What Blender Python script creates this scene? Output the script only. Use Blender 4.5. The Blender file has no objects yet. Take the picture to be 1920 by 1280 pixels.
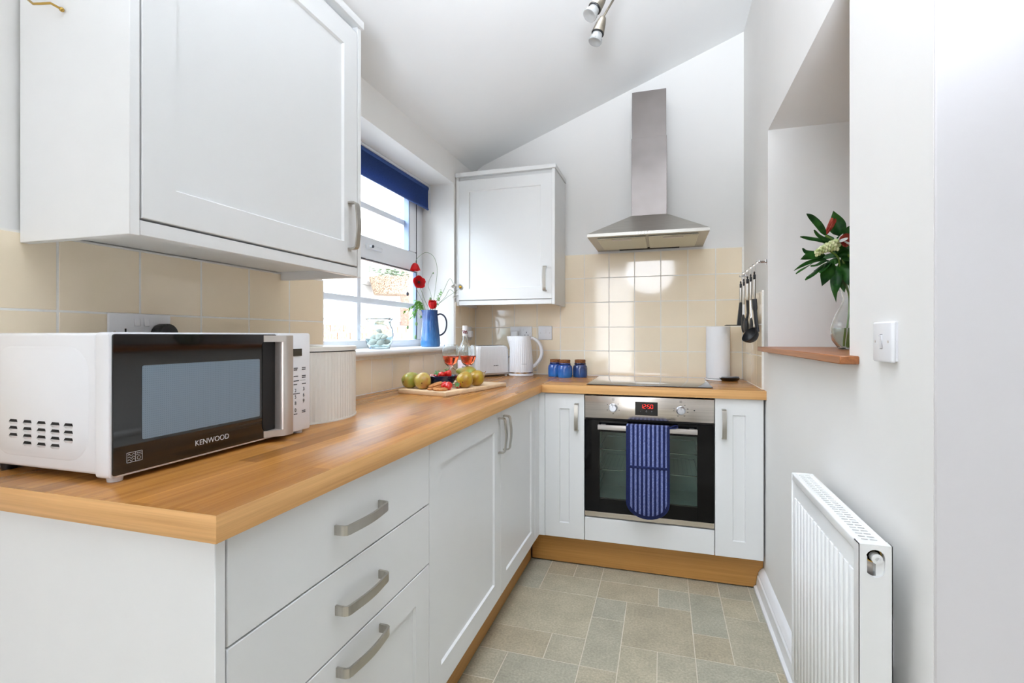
import bpy, bmesh, math, random
from math import pi, sin, cos, radians as R
from mathutils import Vector, Matrix
random.seed(7)
S = bpy.context.scene
COL = S.collection

# ---------------------------------------------------------------- camera, sky, light, exposure
cam = bpy.data.cameras.new('camera'); cam_o = bpy.data.objects.new('camera', cam); COL.objects.link(cam_o)
cam_o.location = (0, 0, 1.16); cam_o.rotation_euler = (R(90), 0, R(16.922))
cam.sensor_width = 36; cam.lens = 931.1/1920*36; cam.shift_y = -10.9/1920; cam.clip_start = .02
S.camera = cam_o
S.view_settings.view_transform = 'Standard'; S.view_settings.look = 'None'
S.view_settings.gamma = 1; S.view_settings.use_curve_mapping = False
S.view_settings.exposure = 0.23
wd = bpy.data.worlds.new('world'); S.world = wd; wd.use_nodes = True
bg = wd.node_tree.nodes['Background']; bg.inputs[0].default_value = (.80, .885, 1, 1); bg.inputs[1].default_value = 6.0

def lamp(name, kind, energy, loc, rot, color=(1, 1, 1), size=None, size_y=None, angle=None):
    l = bpy.data.lights.new(name, kind); l.energy = energy; l.color = color
    if kind == 'AREA':
        l.shape = 'RECTANGLE'; l.size = size; l.size_y = size_y
    if angle is not None: l.angle = angle
    o = bpy.data.objects.new(name, l); COL.objects.link(o); o.location = loc; o.rotation_euler = rot
    return o
lamp('sun', 'SUN', 8.0, (3, 6, 8), (R(-32), R(34), 0), (1, .95, .86), angle=R(1))
def aim(o, target):
    o.rotation_euler = (Vector(target)-o.location).to_track_quat('-Z', 'Y').to_euler(); return o
aim(lamp('window_skylight', 'AREA', 100, (-2.35, 1.3, 2.95), (0, 0, 0), (.84, .91, 1), 1.3, 1.3), (-1.2, 2.25, 1.5))
lamp('garden_door_daylight', 'AREA', 11.5, (-.8, -2.5, 1.25), (R(90), 0, 0), (.80, .88, 1), .6, 2.1)
lamp('ceiling_bounce_fill', 'AREA', 46, (.05, -.8, 1.2), (R(140), 0, 0), (.80, .875, 1), .5, .5).data.spread = R(78)  # added fill behind the camera, aimed up to bounce off the ceiling
lamp('overhead_fill', 'AREA', 3.4, (-.2, 1.45, 2.45), (R(8), 0, 0), (.80, .875, 1), .7, .9).data.spread = R(72)  # added overhead fill for floor and worktops, apart from the spot bulbs
sl_ = aim(lamp('back_wall_fill', 'SPOT', 26, (-.15, -.1, 1.95), (0, 0, 0), (.83, .895, 1)), (-.25, 2.95, 1.0)).data  # added narrow fill on the back run, kept off the near panels
sl_.spot_size = R(56); sl_.spot_blend = 1; sl_.shadow_soft_size = .28

# ---------------------------------------------------------------- materials
def srgb(r, g, b):
    f = lambda c: c/12.92 if c <= .04045 else ((c+.055)/1.055)**2.4
    return (f(r/255), f(g/255), f(b/255), 1)
class NT:
    def __init__(s, name):
        m = bpy.data.materials.new(name); m.use_nodes = True
        s.m = m; s.t = m.node_tree; s.n = s.t.nodes; s.p = s.n['Principled BSDF']
    def add(s, typ, **kw):
        n = s.n.new(typ)
        for k, v in kw.items():
            if k.startswith('i_'): n.inputs[k[2:].replace('_', ' ')].default_value = v
            else: setattr(n, k, v)
        return n
    def link(s, a, b): s.t.links.new(a, b)
    def coords(s, scale=(1, 1, 1), src='Object'):
        tc = s.add('ShaderNodeTexCoord'); mp = s.add('ShaderNodeMapping')
        mp.inputs['Scale'].default_value = scale; s.link(tc.outputs[src], mp.inputs[0]); return mp.outputs[0]
    def ramp(s, fac, stops):
        r = s.add('ShaderNodeValToRGB'); e = r.color_ramp.elements
        while len(e) < len(stops): e.new(.5)
        for el, (p, c) in zip(e, stops): el.position = p; el.color = c
        s.link(fac, r.inputs[0]); return r.outputs[0]
    def noise(s, vec, scale, detail=4, rough=.5):
        n = s.add('ShaderNodeTexNoise'); n.inputs['Scale'].default_value = scale; n.inputs['Detail'].default_value = detail
        n.inputs['Roughness'].default_value = rough; s.link(vec, n.inputs['Vector']); return n.outputs['Fac']
    def bump(s, h, strength, dist=.001):
        b = s.add('ShaderNodeBump'); b.inputs['Strength'].default_value = strength; b.inputs['Distance'].default_value = dist
        s.link(h, b.inputs['Height']); s.link(b.outputs[0], s.p.inputs['Normal'])
    def mixc(s, fac, a, b, mode='MIX'):
        m = s.add('ShaderNodeMix', data_type='RGBA', blend_type=mode)
        for inp, v in ((m.inputs[0], fac), (m.inputs[6], a), (m.inputs[7], b)):
            if isinstance(v, (int, float, tuple)): inp.default_value = v
            else: s.link(v, inp)
        return m.outputs[2]
def plain(name, c, rough=.5, metal=0, var=.05, scale=14, bump=0, coat=0, **kw):
    t = NT(name); c = srgb(*c); v = t.coords()
    nz = t.noise(v, scale)
    lo = tuple(x*(1-var) for x in c[:3])+(1,); hi = tuple(min(1, x*(1+var)) for x in c[:3])+(1,)
    t.link(t.ramp(nz, [(.3, lo), (.7, hi)]), t.p.inputs['Base Color'])
    t.p.inputs['Roughness'].default_value = rough; t.p.inputs['Metallic'].default_value = metal
    if coat: t.p.inputs['Coat Weight'].default_value = coat; t.p.inputs['Coat Roughness'].default_value = .05
    if bump: t.bump(t.noise(v, scale*12), bump)
    for k, x in kw.items(): t.p.inputs[k.replace('_', ' ')].default_value = x
    return t.m
def steel(name, c, rough=.3, stretch=(4, 4, 300), var=.12):
    t = NT(name); c = srgb(*c); v = t.coords(stretch)
    nz = t.noise(v, 1, 3)
    lo = tuple(x*(1-var) for x in c[:3])+(1,); hi = tuple(min(1, x*(1+var)) for x in c[:3])+(1,)
    t.link(t.ramp(nz, [(.3, lo), (.7, hi)]), t.p.inputs['Base Color'])
    t.p.inputs['Metallic'].default_value = 1; t.p.inputs['Roughness'].default_value = rough
    t.bump(nz, .08, .0005)
    return t.m
def glass(name, c=(255, 255, 255), rough=0, ior=1.45, thin=False):
    t = NT(name); p = t.p
    p.inputs['Base Color'].default_value = srgb(*c); p.inputs['Roughness'].default_value = rough
    p.inputs['Transmission Weight'].default_value = 1; p.inputs['IOR'].default_value = ior
    if thin:   # a pane: clear straight-through with a fresnel sheen
        tr = t.add('ShaderNodeBsdfTransparent'); tr.inputs[0].default_value = srgb(*c)
        gl = t.add('ShaderNodeBsdfGlossy'); gl.inputs['Roughness'].default_value = .01
        fr = t.add('ShaderNodeFresnel'); fr.inputs[0].default_value = ior
        mx = t.add('ShaderNodeMixShader'); ge = t.add('ShaderNodeNewGeometry'); fm = t.add('ShaderNodeMath', operation='SUBTRACT'); fm.use_clamp = True; t.link(fr.outputs[0], fm.inputs[0]); t.link(ge.outputs['Backfacing'], fm.inputs[1]); t.link(fm.outputs[0], mx.inputs[0]); t.link(tr.outputs[0], mx.inputs[1]); t.link(gl.outputs[0], mx.inputs[2])
        t.link(mx.outputs[0], t.n['Material Output'].inputs[0])
    return t.m
def oak(name, light, dark, blocks=True, axis='Y', strip=.043, length=.42, rough=.27):
    """Laminate oak: printed strips running along AXIS with fine grain lines along the length."""
    t = NT(name)
    tc = t.add('ShaderNodeTexCoord'); sp = t.add('ShaderNodeSeparateXYZ'); t.link(tc.outputs['Object'], sp.inputs[0])
    cb = t.add('ShaderNodeCombineXYZ')
    a, b = (1, 0) if axis == 'Y' else (0, 1)
    t.link(sp.outputs[a], cb.inputs[0]); t.link(sp.outputs[b], cb.inputs[1]); t.link(sp.outputs[2], cb.inputs[2])
    mp = t.add('ShaderNodeMapping'); mp.inputs['Scale'].default_value = (2.2, 95, 130); t.link(cb.outputs[0], mp.inputs[0])
    g = t.noise(mp.outputs[0], 1, 6, .62)
    mp2 = t.add('ShaderNodeMapping'); mp2.inputs['Scale'].default_value = (1.2, 16, 16); t.link(cb.outputs[0], mp2.inputs[0])
    g2 = t.noise(mp2.outputs[0], 1, 2)
    L, D = srgb(*light), srgb(*dark)
    col = t.ramp(g, [(.28, D), (.66, L)])
    col = t.mixc(.35, col, t.ramp(g2, [(.35, tuple(x*.72 for x in L[:3])+(1,)), (.65, tuple(min(1, x*1.15) for x in L[:3])+(1,))]))
    if blocks:
        br = t.add('ShaderNodeTexBrick', offset=.43, offset_frequency=2, squash=1)
        t.link(cb.outputs[0], br.inputs['Vector'])
        br.inputs['Color1'].default_value = (.66, .63, .60, 1); br.inputs['Color2'].default_value = (1.14, 1.14, 1.12, 1); br.inputs['Mortar'].default_value = (.72, .68, .62, 1)
        for k, x in (('Scale', 1), ('Mortar Size', .0006), ('Mortar Smooth', .3), ('Bias', 0), ('Brick Width', length), ('Row Height', strip)): br.inputs[k].default_value = x
        col = t.mixc(.8, col, br.outputs['Color'], 'MULTIPLY')
    t.link(col, t.p.inputs['Base Color']); t.p.inputs['Roughness'].default_value = rough
    t.bump(g, .06, .0005)
    return t.m
def stone_tile(name):
    t = NT(name); v = t.coords()
    oi = t.add('ShaderNodeObjectInfo')
    base = t.ramp(oi.outputs['Random'], [(0, srgb(188, 178, 154)), (.3, srgb(176, 171, 153)), (.6, srgb(182, 178, 160)), (.85, srgb(184, 170, 144)), (1, srgb(177, 173, 155))])
    n1 = t.noise(v, 9, 8, .65); n2 = t.noise(v, 120, 4, .6)
    c = t.mixc(.5, base, t.ramp(n1, [(.3, (.62, .62, .60, 1)), (.72, (1.12, 1.12, 1.1, 1))]), 'MULTIPLY')
    c = t.mixc(.45, c, t.ramp(n2, [(.36, (.6, .6, .58, 1)), (.70, (1.34, 1.34, 1.3, 1))]), 'MULTIPLY')
    t.link(c, t.p.inputs['Base Color']); t.p.inputs['Roughness'].default_value = .55
    t.bump(n2, .15, .001)
    return t.m
def glaze(name, top, bottom, z0, z1, speck=.5):
    """reactive glaze: darker streaks running down into a paler foot"""
    t = NT(name); tc = t.add('ShaderNodeTexCoord'); sp = t.add('ShaderNodeSeparateXYZ'); t.link(tc.outputs['Object'], sp.inputs[0])
    mr = t.add('ShaderNodeMapRange'); mr.inputs[1].default_value = z0; mr.inputs[2].default_value = z1; t.link(sp.outputs[2], mr.inputs[0])
    v = t.coords((55, 55, 12)); nz = t.noise(v, 1.6, 5, .7)
    ad = t.add('ShaderNodeMath', operation='ADD'); t.link(mr.outputs[0], ad.inputs[0])
    ml = t.add('ShaderNodeMath', operation='MULTIPLY_ADD'); t.link(nz, ml.inputs[0]); ml.inputs[1].default_value = speck; ml.inputs[2].default_value = -speck/2
    t.link(ml.outputs[0], ad.inputs[1])
    t.link(t.ramp(ad.outputs[0], [(.1, srgb(*bottom)), (.85, srgb(*top))]), t.p.inputs['Base Color'])
    t.p.inputs['Roughness'].default_value = .12; t.p.inputs['Coat Weight'].default_value = .6
    return t.m
def two_tone(name, a, b, scale, lo=.42, hi=.6, rough=.45, coat=0, stretch=(1, 1, 1)):
    t = NT(name); v = t.coords(stretch); nz = t.noise(v, scale, 5, .6)
    t.link(t.ramp(nz, [(lo, srgb(*a)), (hi, srgb(*b))]), t.p.inputs['Base Color']); t.p.inputs['Roughness'].default_value = rough
    t.p.inputs['Coat Weight'].default_value = coat
    t.bump(nz, .1, .001); return t.m
def emit(name, c, s):
    t = NT(name); t.p.inputs['Base Color'].default_value = (0, 0, 0, 1)
    t.p.inputs['Emission Color'].default_value = srgb(*c); t.p.inputs['Emission Strength'].default_value = s; return t.m

M = dict(
    wall=plain('wall_paint', (240, 238, 234), .75, var=.01, scale=3, bump=.02),
    toned_end=plain('toned_down_wall_end', (222, 219, 220), .75, var=.01, scale=3, bump=.02),  # slightly pinkish wall, greyed in colour to hold down the light on it
    ceil=plain('ceiling_paint', (240, 240, 238), .85, var=.01, scale=3),
    trim=plain('gloss_white_trim', (238, 238, 238), .3, var=.01),
    unit=plain('white_cabinet_foil', (232, 232, 230), .38, var=.008, scale=5),
    carcass=plain('white_carcass', (236, 236, 234), .45, var=.008),
    grout=plain('white_grout', (246, 242, 234), .8, var=.04, scale=60),
    tile=plain('cream_glazed_tile', (252, 235, 206), .07, var=.02, scale=6, Specular_IOR_Level=.85),
    fgrout=plain('floor_grout', (212, 203, 184), .8, var=.06, scale=60),
    stone=stone_tile('beige_stone_tile'),
    wt_y=oak('oak_block_worktop_long', (190, 131, 64), (144, 91, 38), True, 'Y'),
    wt_x=oak('oak_block_worktop_short', (200, 140, 70), (152, 98, 42), True, 'X'),
    wt_edge=oak('oak_worktop_edge', (234, 182, 118), (186, 130, 70), False, 'Y', rough=.45),
    wt_edge_x=oak('oak_worktop_edge_short', (234, 182, 118), (186, 130, 70), False, 'X', rough=.45),
    plinth=oak('oak_plinth', (196, 142, 74), (164, 112, 50), False, 'X', rough=.45),
    plinth_y=oak('oak_plinth_long', (196, 142, 74), (164, 112, 50), False, 'Y', rough=.45),
    board=oak('pale_beech_board', (236, 206, 168), (216, 180, 138), False, 'X', rough=.55),
    sill_oak=oak('varnished_oak_sill', (178, 112, 64), (122, 70, 36), False, 'Y', rough=.35),
    nickel=steel('brushed_nickel', (186, 182, 174), .3, (200, 4, 4)),
    spotmetal=steel('satin_spot_metal', (138, 130, 116), .42, (4, 4, 60)),
    satin=plain('satin_metal_knob', (196, 198, 204), .3, 1, .03),
    steel=steel('brushed_steel', (184, 180, 172), .4, (2, 2, 300)),
    steel_d=steel('hood_duct_steel', (150, 143, 140), .4, (3, 3, 3), .2),
    steel_o=steel('oven_steel', (206, 198, 190), .24, (2, 200, 300)),
    chrome=plain('chrome', (225, 225, 228), .07, 1, .01),
    filter=steel('filter_mesh', (206, 204, 190), .5, (300, 300, 4)),
    black=plain('black_plastic', (16, 16, 18), .35, var=.1),
    nylon=plain('black_nylon', (26, 28, 32), .42, var=.1),
    bgloss=plain('black_gloss', (9, 8, 9), .04, var=.05, coat=.6),
    oglass=plain('black_oven_glass', (8, 8, 10), .05, var=.05, Specular_IOR_Level=.22),
    hobg=plain('black_hob_glass', (22, 22, 24), .035, var=.05, coat=1),
    dark=plain('dark_gap', (22, 18, 15), .8, var=.1),
    enamel=plain('grey_oven_enamel', (204, 214, 210), .5, var=.08),
    wplastic=plain('white_plastic', (238, 238, 240), .25, var=.006),
    wsock=plain('white_socket_plastic', (236, 236, 238), .28, var=.006),
    wmetal=plain('white_radiator_enamel', (240, 240, 238), .3, var=.006),
    cream=plain('cream_metal_enamel', (226, 221, 211), .35, var=.01),
    silver=plain('silver_plastic', (205, 198, 192), .32, .7, .03),
    upvc=plain('white_upvc', (240, 243, 247), .25, var=.006),
    gasket=plain('dark_gasket', (42, 46, 58), .6, var=.05),
    rebate_shade=plain('blue_grey_rebate_shade', (128, 146, 176), .5, var=.03),  # shade inside the frame rebate put into the colour
    gbar=plain('pale_glazing_bar', (240, 245, 252), .35, var=.01),
    pane=glass('window_pane', (250, 253, 255), thin=True, ior=1.3),
    blind=two_tone('navy_blind_fabric', (50, 78, 140), (60, 90, 154), 300, rough=.85),
    clear=glass('clear_glass', (252, 255, 255), ior=1.45),
    aqua=glass('aqua_tinted_glass', (230, 245, 245), ior=1.45),
    ovenpane=glass('smoked_oven_pane', (222, 232, 228), thin=True, ior=1.6),
    wine=glass('rose_wine', (248, 92, 58), ior=1.33),
    water=glass('clear_water', (236, 246, 236), ior=1.33),
    brass=plain('brass', (196, 160, 84), .25, 1, .05),
    cork=two_tone('cork', (112, 66, 34), (150, 98, 56), 160, rough=.85),
    jugblue=glaze('blue_reactive_glaze', (28, 68, 126), (48, 116, 176), -.03, .22, 1.5),
    jarblue=glaze('bright_blue_glaze', (38, 70, 148), (36, 116, 196), 0, .09, .6),
    jarnavy=glaze('slate_blue_glaze', (58, 62, 100), (44, 92, 160), 0, .09, .8),
    bowlblue=glaze('dark_navy_glaze', (18, 34, 66), (16, 44, 92), 0, .05, .8),
    pear_g=two_tone('green_pear_skin', (150, 160, 60), (176, 150, 66), 30, .4, .62, .4, .2),
    pear_r=two_tone('russet_pear_skin', (196, 176, 84), (176, 124, 62), 26, .4, .65, .4, .2),
    pear_y=two_tone('golden_pear_skin', (186, 158, 44), (160, 112, 36), 28, .4, .65, .4, .2),
    straw=two_tone('strawberry_skin', (206, 22, 22), (226, 62, 40), 90, .45, .7, .25, .3),
    grape=two_tone('pink_grape_skin', (170, 80, 84), (206, 140, 130), 40, .4, .6, .25, .3),
    biscuit=two_tone('golden_biscuit', (206, 146, 84), (168, 98, 46), 120, .4, .65, .8),
    paper=plain('kitchen_paper', (246, 246, 247), .9, var=.01, bump=.1),
    calyx=plain('calyx_green', (128, 186, 120), .6, var=.15),
    stem=plain('stem_green', (118, 134, 96), .6, var=.12),
    leafy=two_tone('fresh_leaf_green', (104, 160, 66), (146, 196, 104), 40, rough=.55),
    bud=plain('bud_green', (110, 140, 90), .6, var=.15),
    darkleaf=two_tone('dark_lily_leaf', (34, 84, 36), (66, 124, 50), 22, rough=.35),
    cstem=plain('cut_stem_green', (122, 158, 66), .5, var=.12),
    poppy=two_tone('scarlet_poppy_petal', (226, 16, 22), (206, 8, 20), 50, rough=.6),
    pcentre=plain('poppy_black', (28, 20, 20), .7, var=.2),
    petalw=plain('white_petal', (250, 249, 244), .6, var=.02),
    daisy=plain('daisy_yellow', (214, 164, 30), .7, var=.15),
    coral=two_tone('coral_lily_petal', (196, 66, 50), (214, 104, 80), 40, rough=.5),
    fbud=two_tone('cream_flower_bud', (216, 218, 170), (176, 190, 120), 60, rough=.6),
    shell=two_tone('pale_shell', (246, 242, 236), (224, 212, 200), 30, rough=.6),
    red_led=emit('red_led', (255, 40, 30), 2.2),
    grey_print=plain('grey_print', (120, 122, 128), .5, var=.02),
    black_print=plain('black_print', (40, 40, 44), .5, var=.02),
    white_print=plain('silver_print', (200, 200, 202), .35, var=.02),
    label=two_tone('pink_paper_label', (236, 218, 226), (240, 232, 238), 30, rough=.6),
    foil=two_tone('white_and_maroon_foil', (226, 222, 222), (236, 234, 234), 60, rough=.35),
    maroon=plain('maroon_print', (110, 34, 48), .5, var=.2),
    bulb=plain('frosted_bulb_glass', (158, 158, 155), .2, var=.01),
    navy=two_tone('navy_binding', (12, 22, 66), (18, 32, 84), 200, rough=.9),
    render=plain('white_house_boarding', (214, 212, 208), .8, var=.03),
    brick=two_tone('pale_brick', (146, 108, 82), (186, 154, 124), 40, rough=.9),
    redbrick=two_tone('red_brick', (206, 142, 124), (218, 168, 150), 30, rough=.9),
    wicker=two_tone('wicker', (112, 84, 62), (206, 180, 154), 60, rough=.8),
    palefoliage=two_tone('dusty_foliage', (110, 130, 104), (150, 160, 138), 30, rough=.8),
    ground=plain('paving', (170, 166, 158), .9, var=.1),
    valve=plain('valve_white', (240, 240, 238), .35, var=.01),
)
# oven glove cloth: printed stripes (object X) with quilted diagonals in the relief
t = NT('striped_ticking'); tc = t.add('ShaderNodeTexCoord'); sp = t.add('ShaderNodeSeparateXYZ'); t.link(tc.outputs['Object'], sp.inputs[0])
ml = t.add('ShaderNodeMath', operation='MULTIPLY'); t.link(sp.outputs[0], ml.inputs[0]); ml.inputs[1].default_value = 1/.0196
fr = t.add('ShaderNodeMath', operation='FRACT'); t.link(ml.outputs[0], fr.inputs[0])
nz = t.noise(t.coords((400, 400, 120)), 1, 3)
pale = t.ramp(nz, [(.35, srgb(86, 98, 152)), (.65, srgb(132, 142, 188))])
stp = t.ramp(fr.outputs[0], [(.44, (0, 0, 0, 1)), (.5, (1, 1, 1, 1))])
t.link(t.mixc(stp, pale, srgb(14, 24, 74)), t.p.inputs['Base Color']); t.p.inputs['Roughness'].default_value = .95
dg = t.add('ShaderNodeMath', operation='MULTIPLY_ADD'); t.link(sp.outputs[0], dg.inputs[0]); dg.inputs[1].default_value = -.75; t.link(sp.outputs[2], dg.inputs[2])
pg = t.add('ShaderNodeMath', operation='PINGPONG'); t.link(dg.outputs[0], pg.inputs[0]); pg.inputs[1].default_value = .03
sm = t.add('ShaderNodeMath', operation='MINIMUM'); t.link(pg.outputs[0], sm.inputs[0]); sm.inputs[1].default_value = .003
t.bump(sm.outputs[0], .9, .5); M['ticking'] = t.m
# microwave window: dark glass over a fine perforated screen
t = NT('perforated_screen'); v = t.coords(); vo = t.add('ShaderNodeTexVoronoi', feature='F1'); vo.inputs['Scale'].default_value = 260; vo.inputs['Randomness'].default_value = 0
t.link(v, vo.inputs['Vector'])
t.link(t.ramp(vo.outputs['Distance'], [(.35, srgb(70, 84, 98)), (.5, srgb(112, 130, 146))]), t.p.inputs['Base Color']); t.p.inputs['Roughness'].default_value = .12
t.p.inputs['Coat Weight'].default_value = 1; t.p.inputs['Coat Roughness'].default_value = .02; M['screen'] = t.m

# ---------------------------------------------------------------- mesh helpers
def smooth_angle(me, ang=40):
    for p in me.polygons: p.use_smooth = True
    me.set_sharp_from_angle(angle=R(ang))
class B:
    """collects shapes; F maps local (u, v, w) to world"""
    def __init__(s, F=None): s.bm = bmesh.new(); s.F = F or (lambda u, v, w: Vector((u, v, w)))
    def _new(s, before):
        return [v for v in s.bm.verts if v not in before]
    def poly(s, vs, fs, raw=False):
        V = [s.bm.verts.new(v if raw else s.F(*v)) for v in vs]; out = []
        for f in fs:
            try: out.append(s.bm.faces.new([V[i] for i in f]))
            except ValueError: pass
        return out
    def box(s, a, b, bev=0, seg=2):
        (x0, y0, z0), (x1, y1, z1) = a, b
        vs = [(x0, y0, z0), (x1, y0, z0), (x1, y1, z0), (x0, y1, z0), (x0, y0, z1), (x1, y0, z1), (x1, y1, z1), (x0, y1, z1)]
        f = s.poly(vs, [(0, 3, 2, 1), (4, 5, 6, 7), (0, 1, 5, 4), (1, 2, 6, 5), (2, 3, 7, 6), (3, 0, 4, 7)])
        if bev:
            ed = list({e for q in f for e in q.edges}); bmesh.ops.bevel(s.bm, geom=ed, offset=bev, segments=seg, affect='EDGES', profile=.5)
        return s
    def prism(s, out, w0, w1, axis=2, bev=0, seg=2):
        """outline in two axes, extruded along AXIS from w0 to w1"""
        n = len(out)
        def pt(p, w):
            q = list(p); q.insert(axis, w); return tuple(q)
        vs = [pt(p, w0) for p in out]+[pt(p, w1) for p in out]
        f = s.poly(vs, [tuple(range(n))[::-1], tuple(range(n, 2*n))]+[(i, (i+1) % n, n+(i+1) % n, n+i) for i in range(n)])
        if bev:
            ed = list({e for q in f for e in q.edges}); bmesh.ops.bevel(s.bm, geom=ed, offset=bev, segments=seg, affect='EDGES', profile=.5)
        return s
    def lathe(s, prof, c=(0, 0, 0), n=32, mod=None, ax=None):
        """prof: (radius, height); mod(angle, r, h) -> r ; ax: Matrix orienting the axis"""
        rings = []
        for r, h in prof:
            ring = []
            for i in range(n):
                a = 2*pi*i/n; q = mod(a, r, h) if mod else r
                p = Vector((q*cos(a), q*sin(a), h))
                if ax is not None: p = ax @ p
                ring.append(s.bm.verts.new(s.F(*(p+Vector(c)))))
            rings.append(ring)
        for A, Bq in zip(rings, rings[1:]):
            for i in range(n): s.bm.faces.new((A[i], A[(i+1) % n], Bq[(i+1) % n], Bq[i]))
        for ring, fl in ((rings[0], True), (rings[-1], False)):
            if max((v.co-ring[0].co).length for v in ring) > 1e-5: s.bm.faces.new(ring[::-1] if fl else ring)
        return s
    def closed_lathe(s, prof, c=(0, 0, 0), n=32, mod=None):
        """profile loop closed on itself (a wall with inside and outside)"""
        rings = []
        for r, h in prof:
            rings.append([s.bm.verts.new(s.F(*(Vector(c)+Vector(((mod(2*pi*i/n, r, h) if mod else r)*cos(2*pi*i/n), (mod(2*pi*i/n, r, h) if mod else r)*sin(2*pi*i/n), h))))) for i in range(n)])
        for A, Bq in zip(rings, rings[1:]):
            for i in range(n): s.bm.faces.new((A[i], A[(i+1) % n], Bq[(i+1) % n], Bq[i]))
        if max(prof[0][0], prof[-1][0]) > .002:
            for i in range(n): s.bm.faces.new((rings[-1][i], rings[-1][(i+1) % n], rings[0][(i+1) % n], rings[0][i]))
        else:
            for ring, fl in ((rings[0], True), (rings[-1], False)): s.bm.faces.new(ring[::-1] if fl else ring)
        return s
    def cyl(s, p0, p1, r0, r1=None, n=20):
        p0, p1 = Vector(p0), Vector(p1); d = p1-p0; q = d.to_track_quat('Z', 'Y').to_matrix(); r1 = r0 if r1 is None else r1
        return s.lathe([(r0, 0), (r1, d.length)], p0, n, ax=q)
    def tube(s, pts, r, n=8, cap=True, flat=None):
        pts = [Vector(p) for p in pts]; rs = r if isinstance(r, (list, tuple)) else [r]*len(pts); rings = []; up = None
        for i, p in enumerate(pts):
            d = (pts[min(i+1, len(pts)-1)]-pts[max(i-1, 0)]).normalized()
            if up is None: up = d.orthogonal().normalized()
            up = (up-d*up.dot(d)).normalized(); sd = d.cross(up)
            rings.append([s.bm.verts.new(s.F(*(p+(up*cos(2*pi*k/n)+sd*sin(2*pi*k/n)*(flat or 1))*rs[i]))) for k in range(n)])
        for A, Bq in zip(rings, rings[1:]):
            for k in range(n): s.bm.faces.new((A[k], A[(k+1) % n], Bq[(k+1) % n], Bq[k]))
        if cap: s.bm.faces.new(rings[0][::-1]); s.bm.faces.new(rings[-1])
        return s
    def sweep(s, path, width, thick, side):
        """flat bar: path in local coords, SIDE the constant width direction"""
        path = [Vector(p) for p in path]; side = Vector(side); rings = []
        for i, p in enumerate(path):
            d = (path[min(i+1, len(path)-1)]-path[max(i-1, 0)]).normalized(); nn = d.cross(side).normalized()
            rings.append([s.bm.verts.new(s.F(*(p+side*a*width/2+nn*b*thick/2))) for a, b in ((-1, -1), (1, -1), (1, 1), (-1, 1))])
        for A, Bq in zip(rings, rings[1:]):
            for k in range(4): s.bm.faces.new((A[k], A[(k+1) % 4], Bq[(k+1) % 4], Bq[k]))
        s.bm.faces.new(rings[0][::-1]); s.bm.faces.new(rings[-1]); return s
    def ball(s, c, r, n=16, sc=(1, 1, 1), rot=None):
        m = Matrix.Translation(c) @ (rot.to_4x4() if rot else Matrix()) @ Matrix.Diagonal((*[r*k for k in sc], 1))
        before = len(s.bm.verts)
        bmesh.ops.create_uvsphere(s.bm, u_segments=n, v_segments=max(6, n//2), radius=1, matrix=m)
        s.bm.verts.ensure_lookup_table()
        for v in s.bm.verts[before:]: v.co = s.F(*v.co)
        return s
    def grid(s, fn, nu, nv, thick=0):
        V = [[s.bm.verts.new(s.F(*fn(i/nu, j/nv))) for j in range(nv+1)] for i in range(nu+1)]
        fs = [s.bm.faces.new((V[i][j], V[i+1][j], V[i+1][j+1], V[i][j+1])) for i in range(nu) for j in range(nv)]
        if thick: bmesh.ops.solidify(s.bm, geom=fs, thickness=thick)
        return s
def bez(pts, n=14):
    pts = [Vector(p) for p in pts]; out = []
    P = [pts[0]*2-pts[1]]+pts+[pts[-1]*2-pts[-2]]
    for i in range(len(pts)-1):
        p0, p1, p2, p3 = P[i:i+4]
        for k in range(n):
            t_ = k/n; out.append(.5*((2*p1)+(p2-p0)*t_+(2*p0-5*p1+4*p2-p3)*t_*t_+(3*p1-p0-3*p2+p3)*t_**3))
    return out+[pts[-1]]
W = {}
def wloc(o): return W.get(o.name, Vector((0, 0, 0))) if o else Vector((0, 0, 0))
def make(name, b, mat, parent=None, ang=40, local=False, fix=True):
    me = bpy.data.meshes.new(name)
    if fix: bmesh.ops.recalc_face_normals(b.bm, faces=b.bm.faces[:])
    if parent is not None and not local:
        bmesh.ops.translate(b.bm, verts=b.bm.verts[:], vec=-wloc(parent))
    b.bm.to_mesh(me); b.bm.free(); smooth_angle(me, ang)
    for m in (mat if isinstance(mat, (list, tuple)) else [mat]): me.materials.append(M[m] if isinstance(m, str) else m)
    o = bpy.data.objects.new(name, me); COL.objects.link(o)
    if parent is not None: o.parent = parent; W[o.name] = wloc(parent)
    return o
def tag(o, label=None, cat=None, group=None, kind=None):
    for k, v in (('label', label), ('category', cat), ('group', group), ('kind', kind)):
        if v: o[k] = v
    return o
def thing(name, label, cat, loc=(0, 0, 0), rz=0, group=None):
    o = bpy.data.objects.new(name, None); o.empty_display_size = .05; COL.objects.link(o)
    o.location = loc; o.rotation_euler = (0, 0, rz); W[o.name] = Vector(loc)
    return tag(o, label, cat, group)
def struct(name, b, mat, parent=None, **k):
    o = make(name, b, mat, parent, **k)
    if parent is None: o['kind'] = 'structure'
    return o
def origin_to(o, p):
    """move a top-level mesh's origin to p"""
    o.data.transform(Matrix.Translation(-Vector(p))); o.location = p; W[o.name] = Vector(p); return o
def dup(root, loc, rot=None, label=None, group=None):
    r = root.copy(); COL.objects.link(r); r.location = loc
    if rot is not None: r.rotation_euler = rot
    if label: r['label'] = label
    if group: r['group'] = group
    for ch in root.children:
        c = ch.copy(); COL.objects.link(c); c.parent = r
        for g in ch.children:
            d = g.copy(); COL.objects.link(d); d.parent = c
    return r
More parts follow.
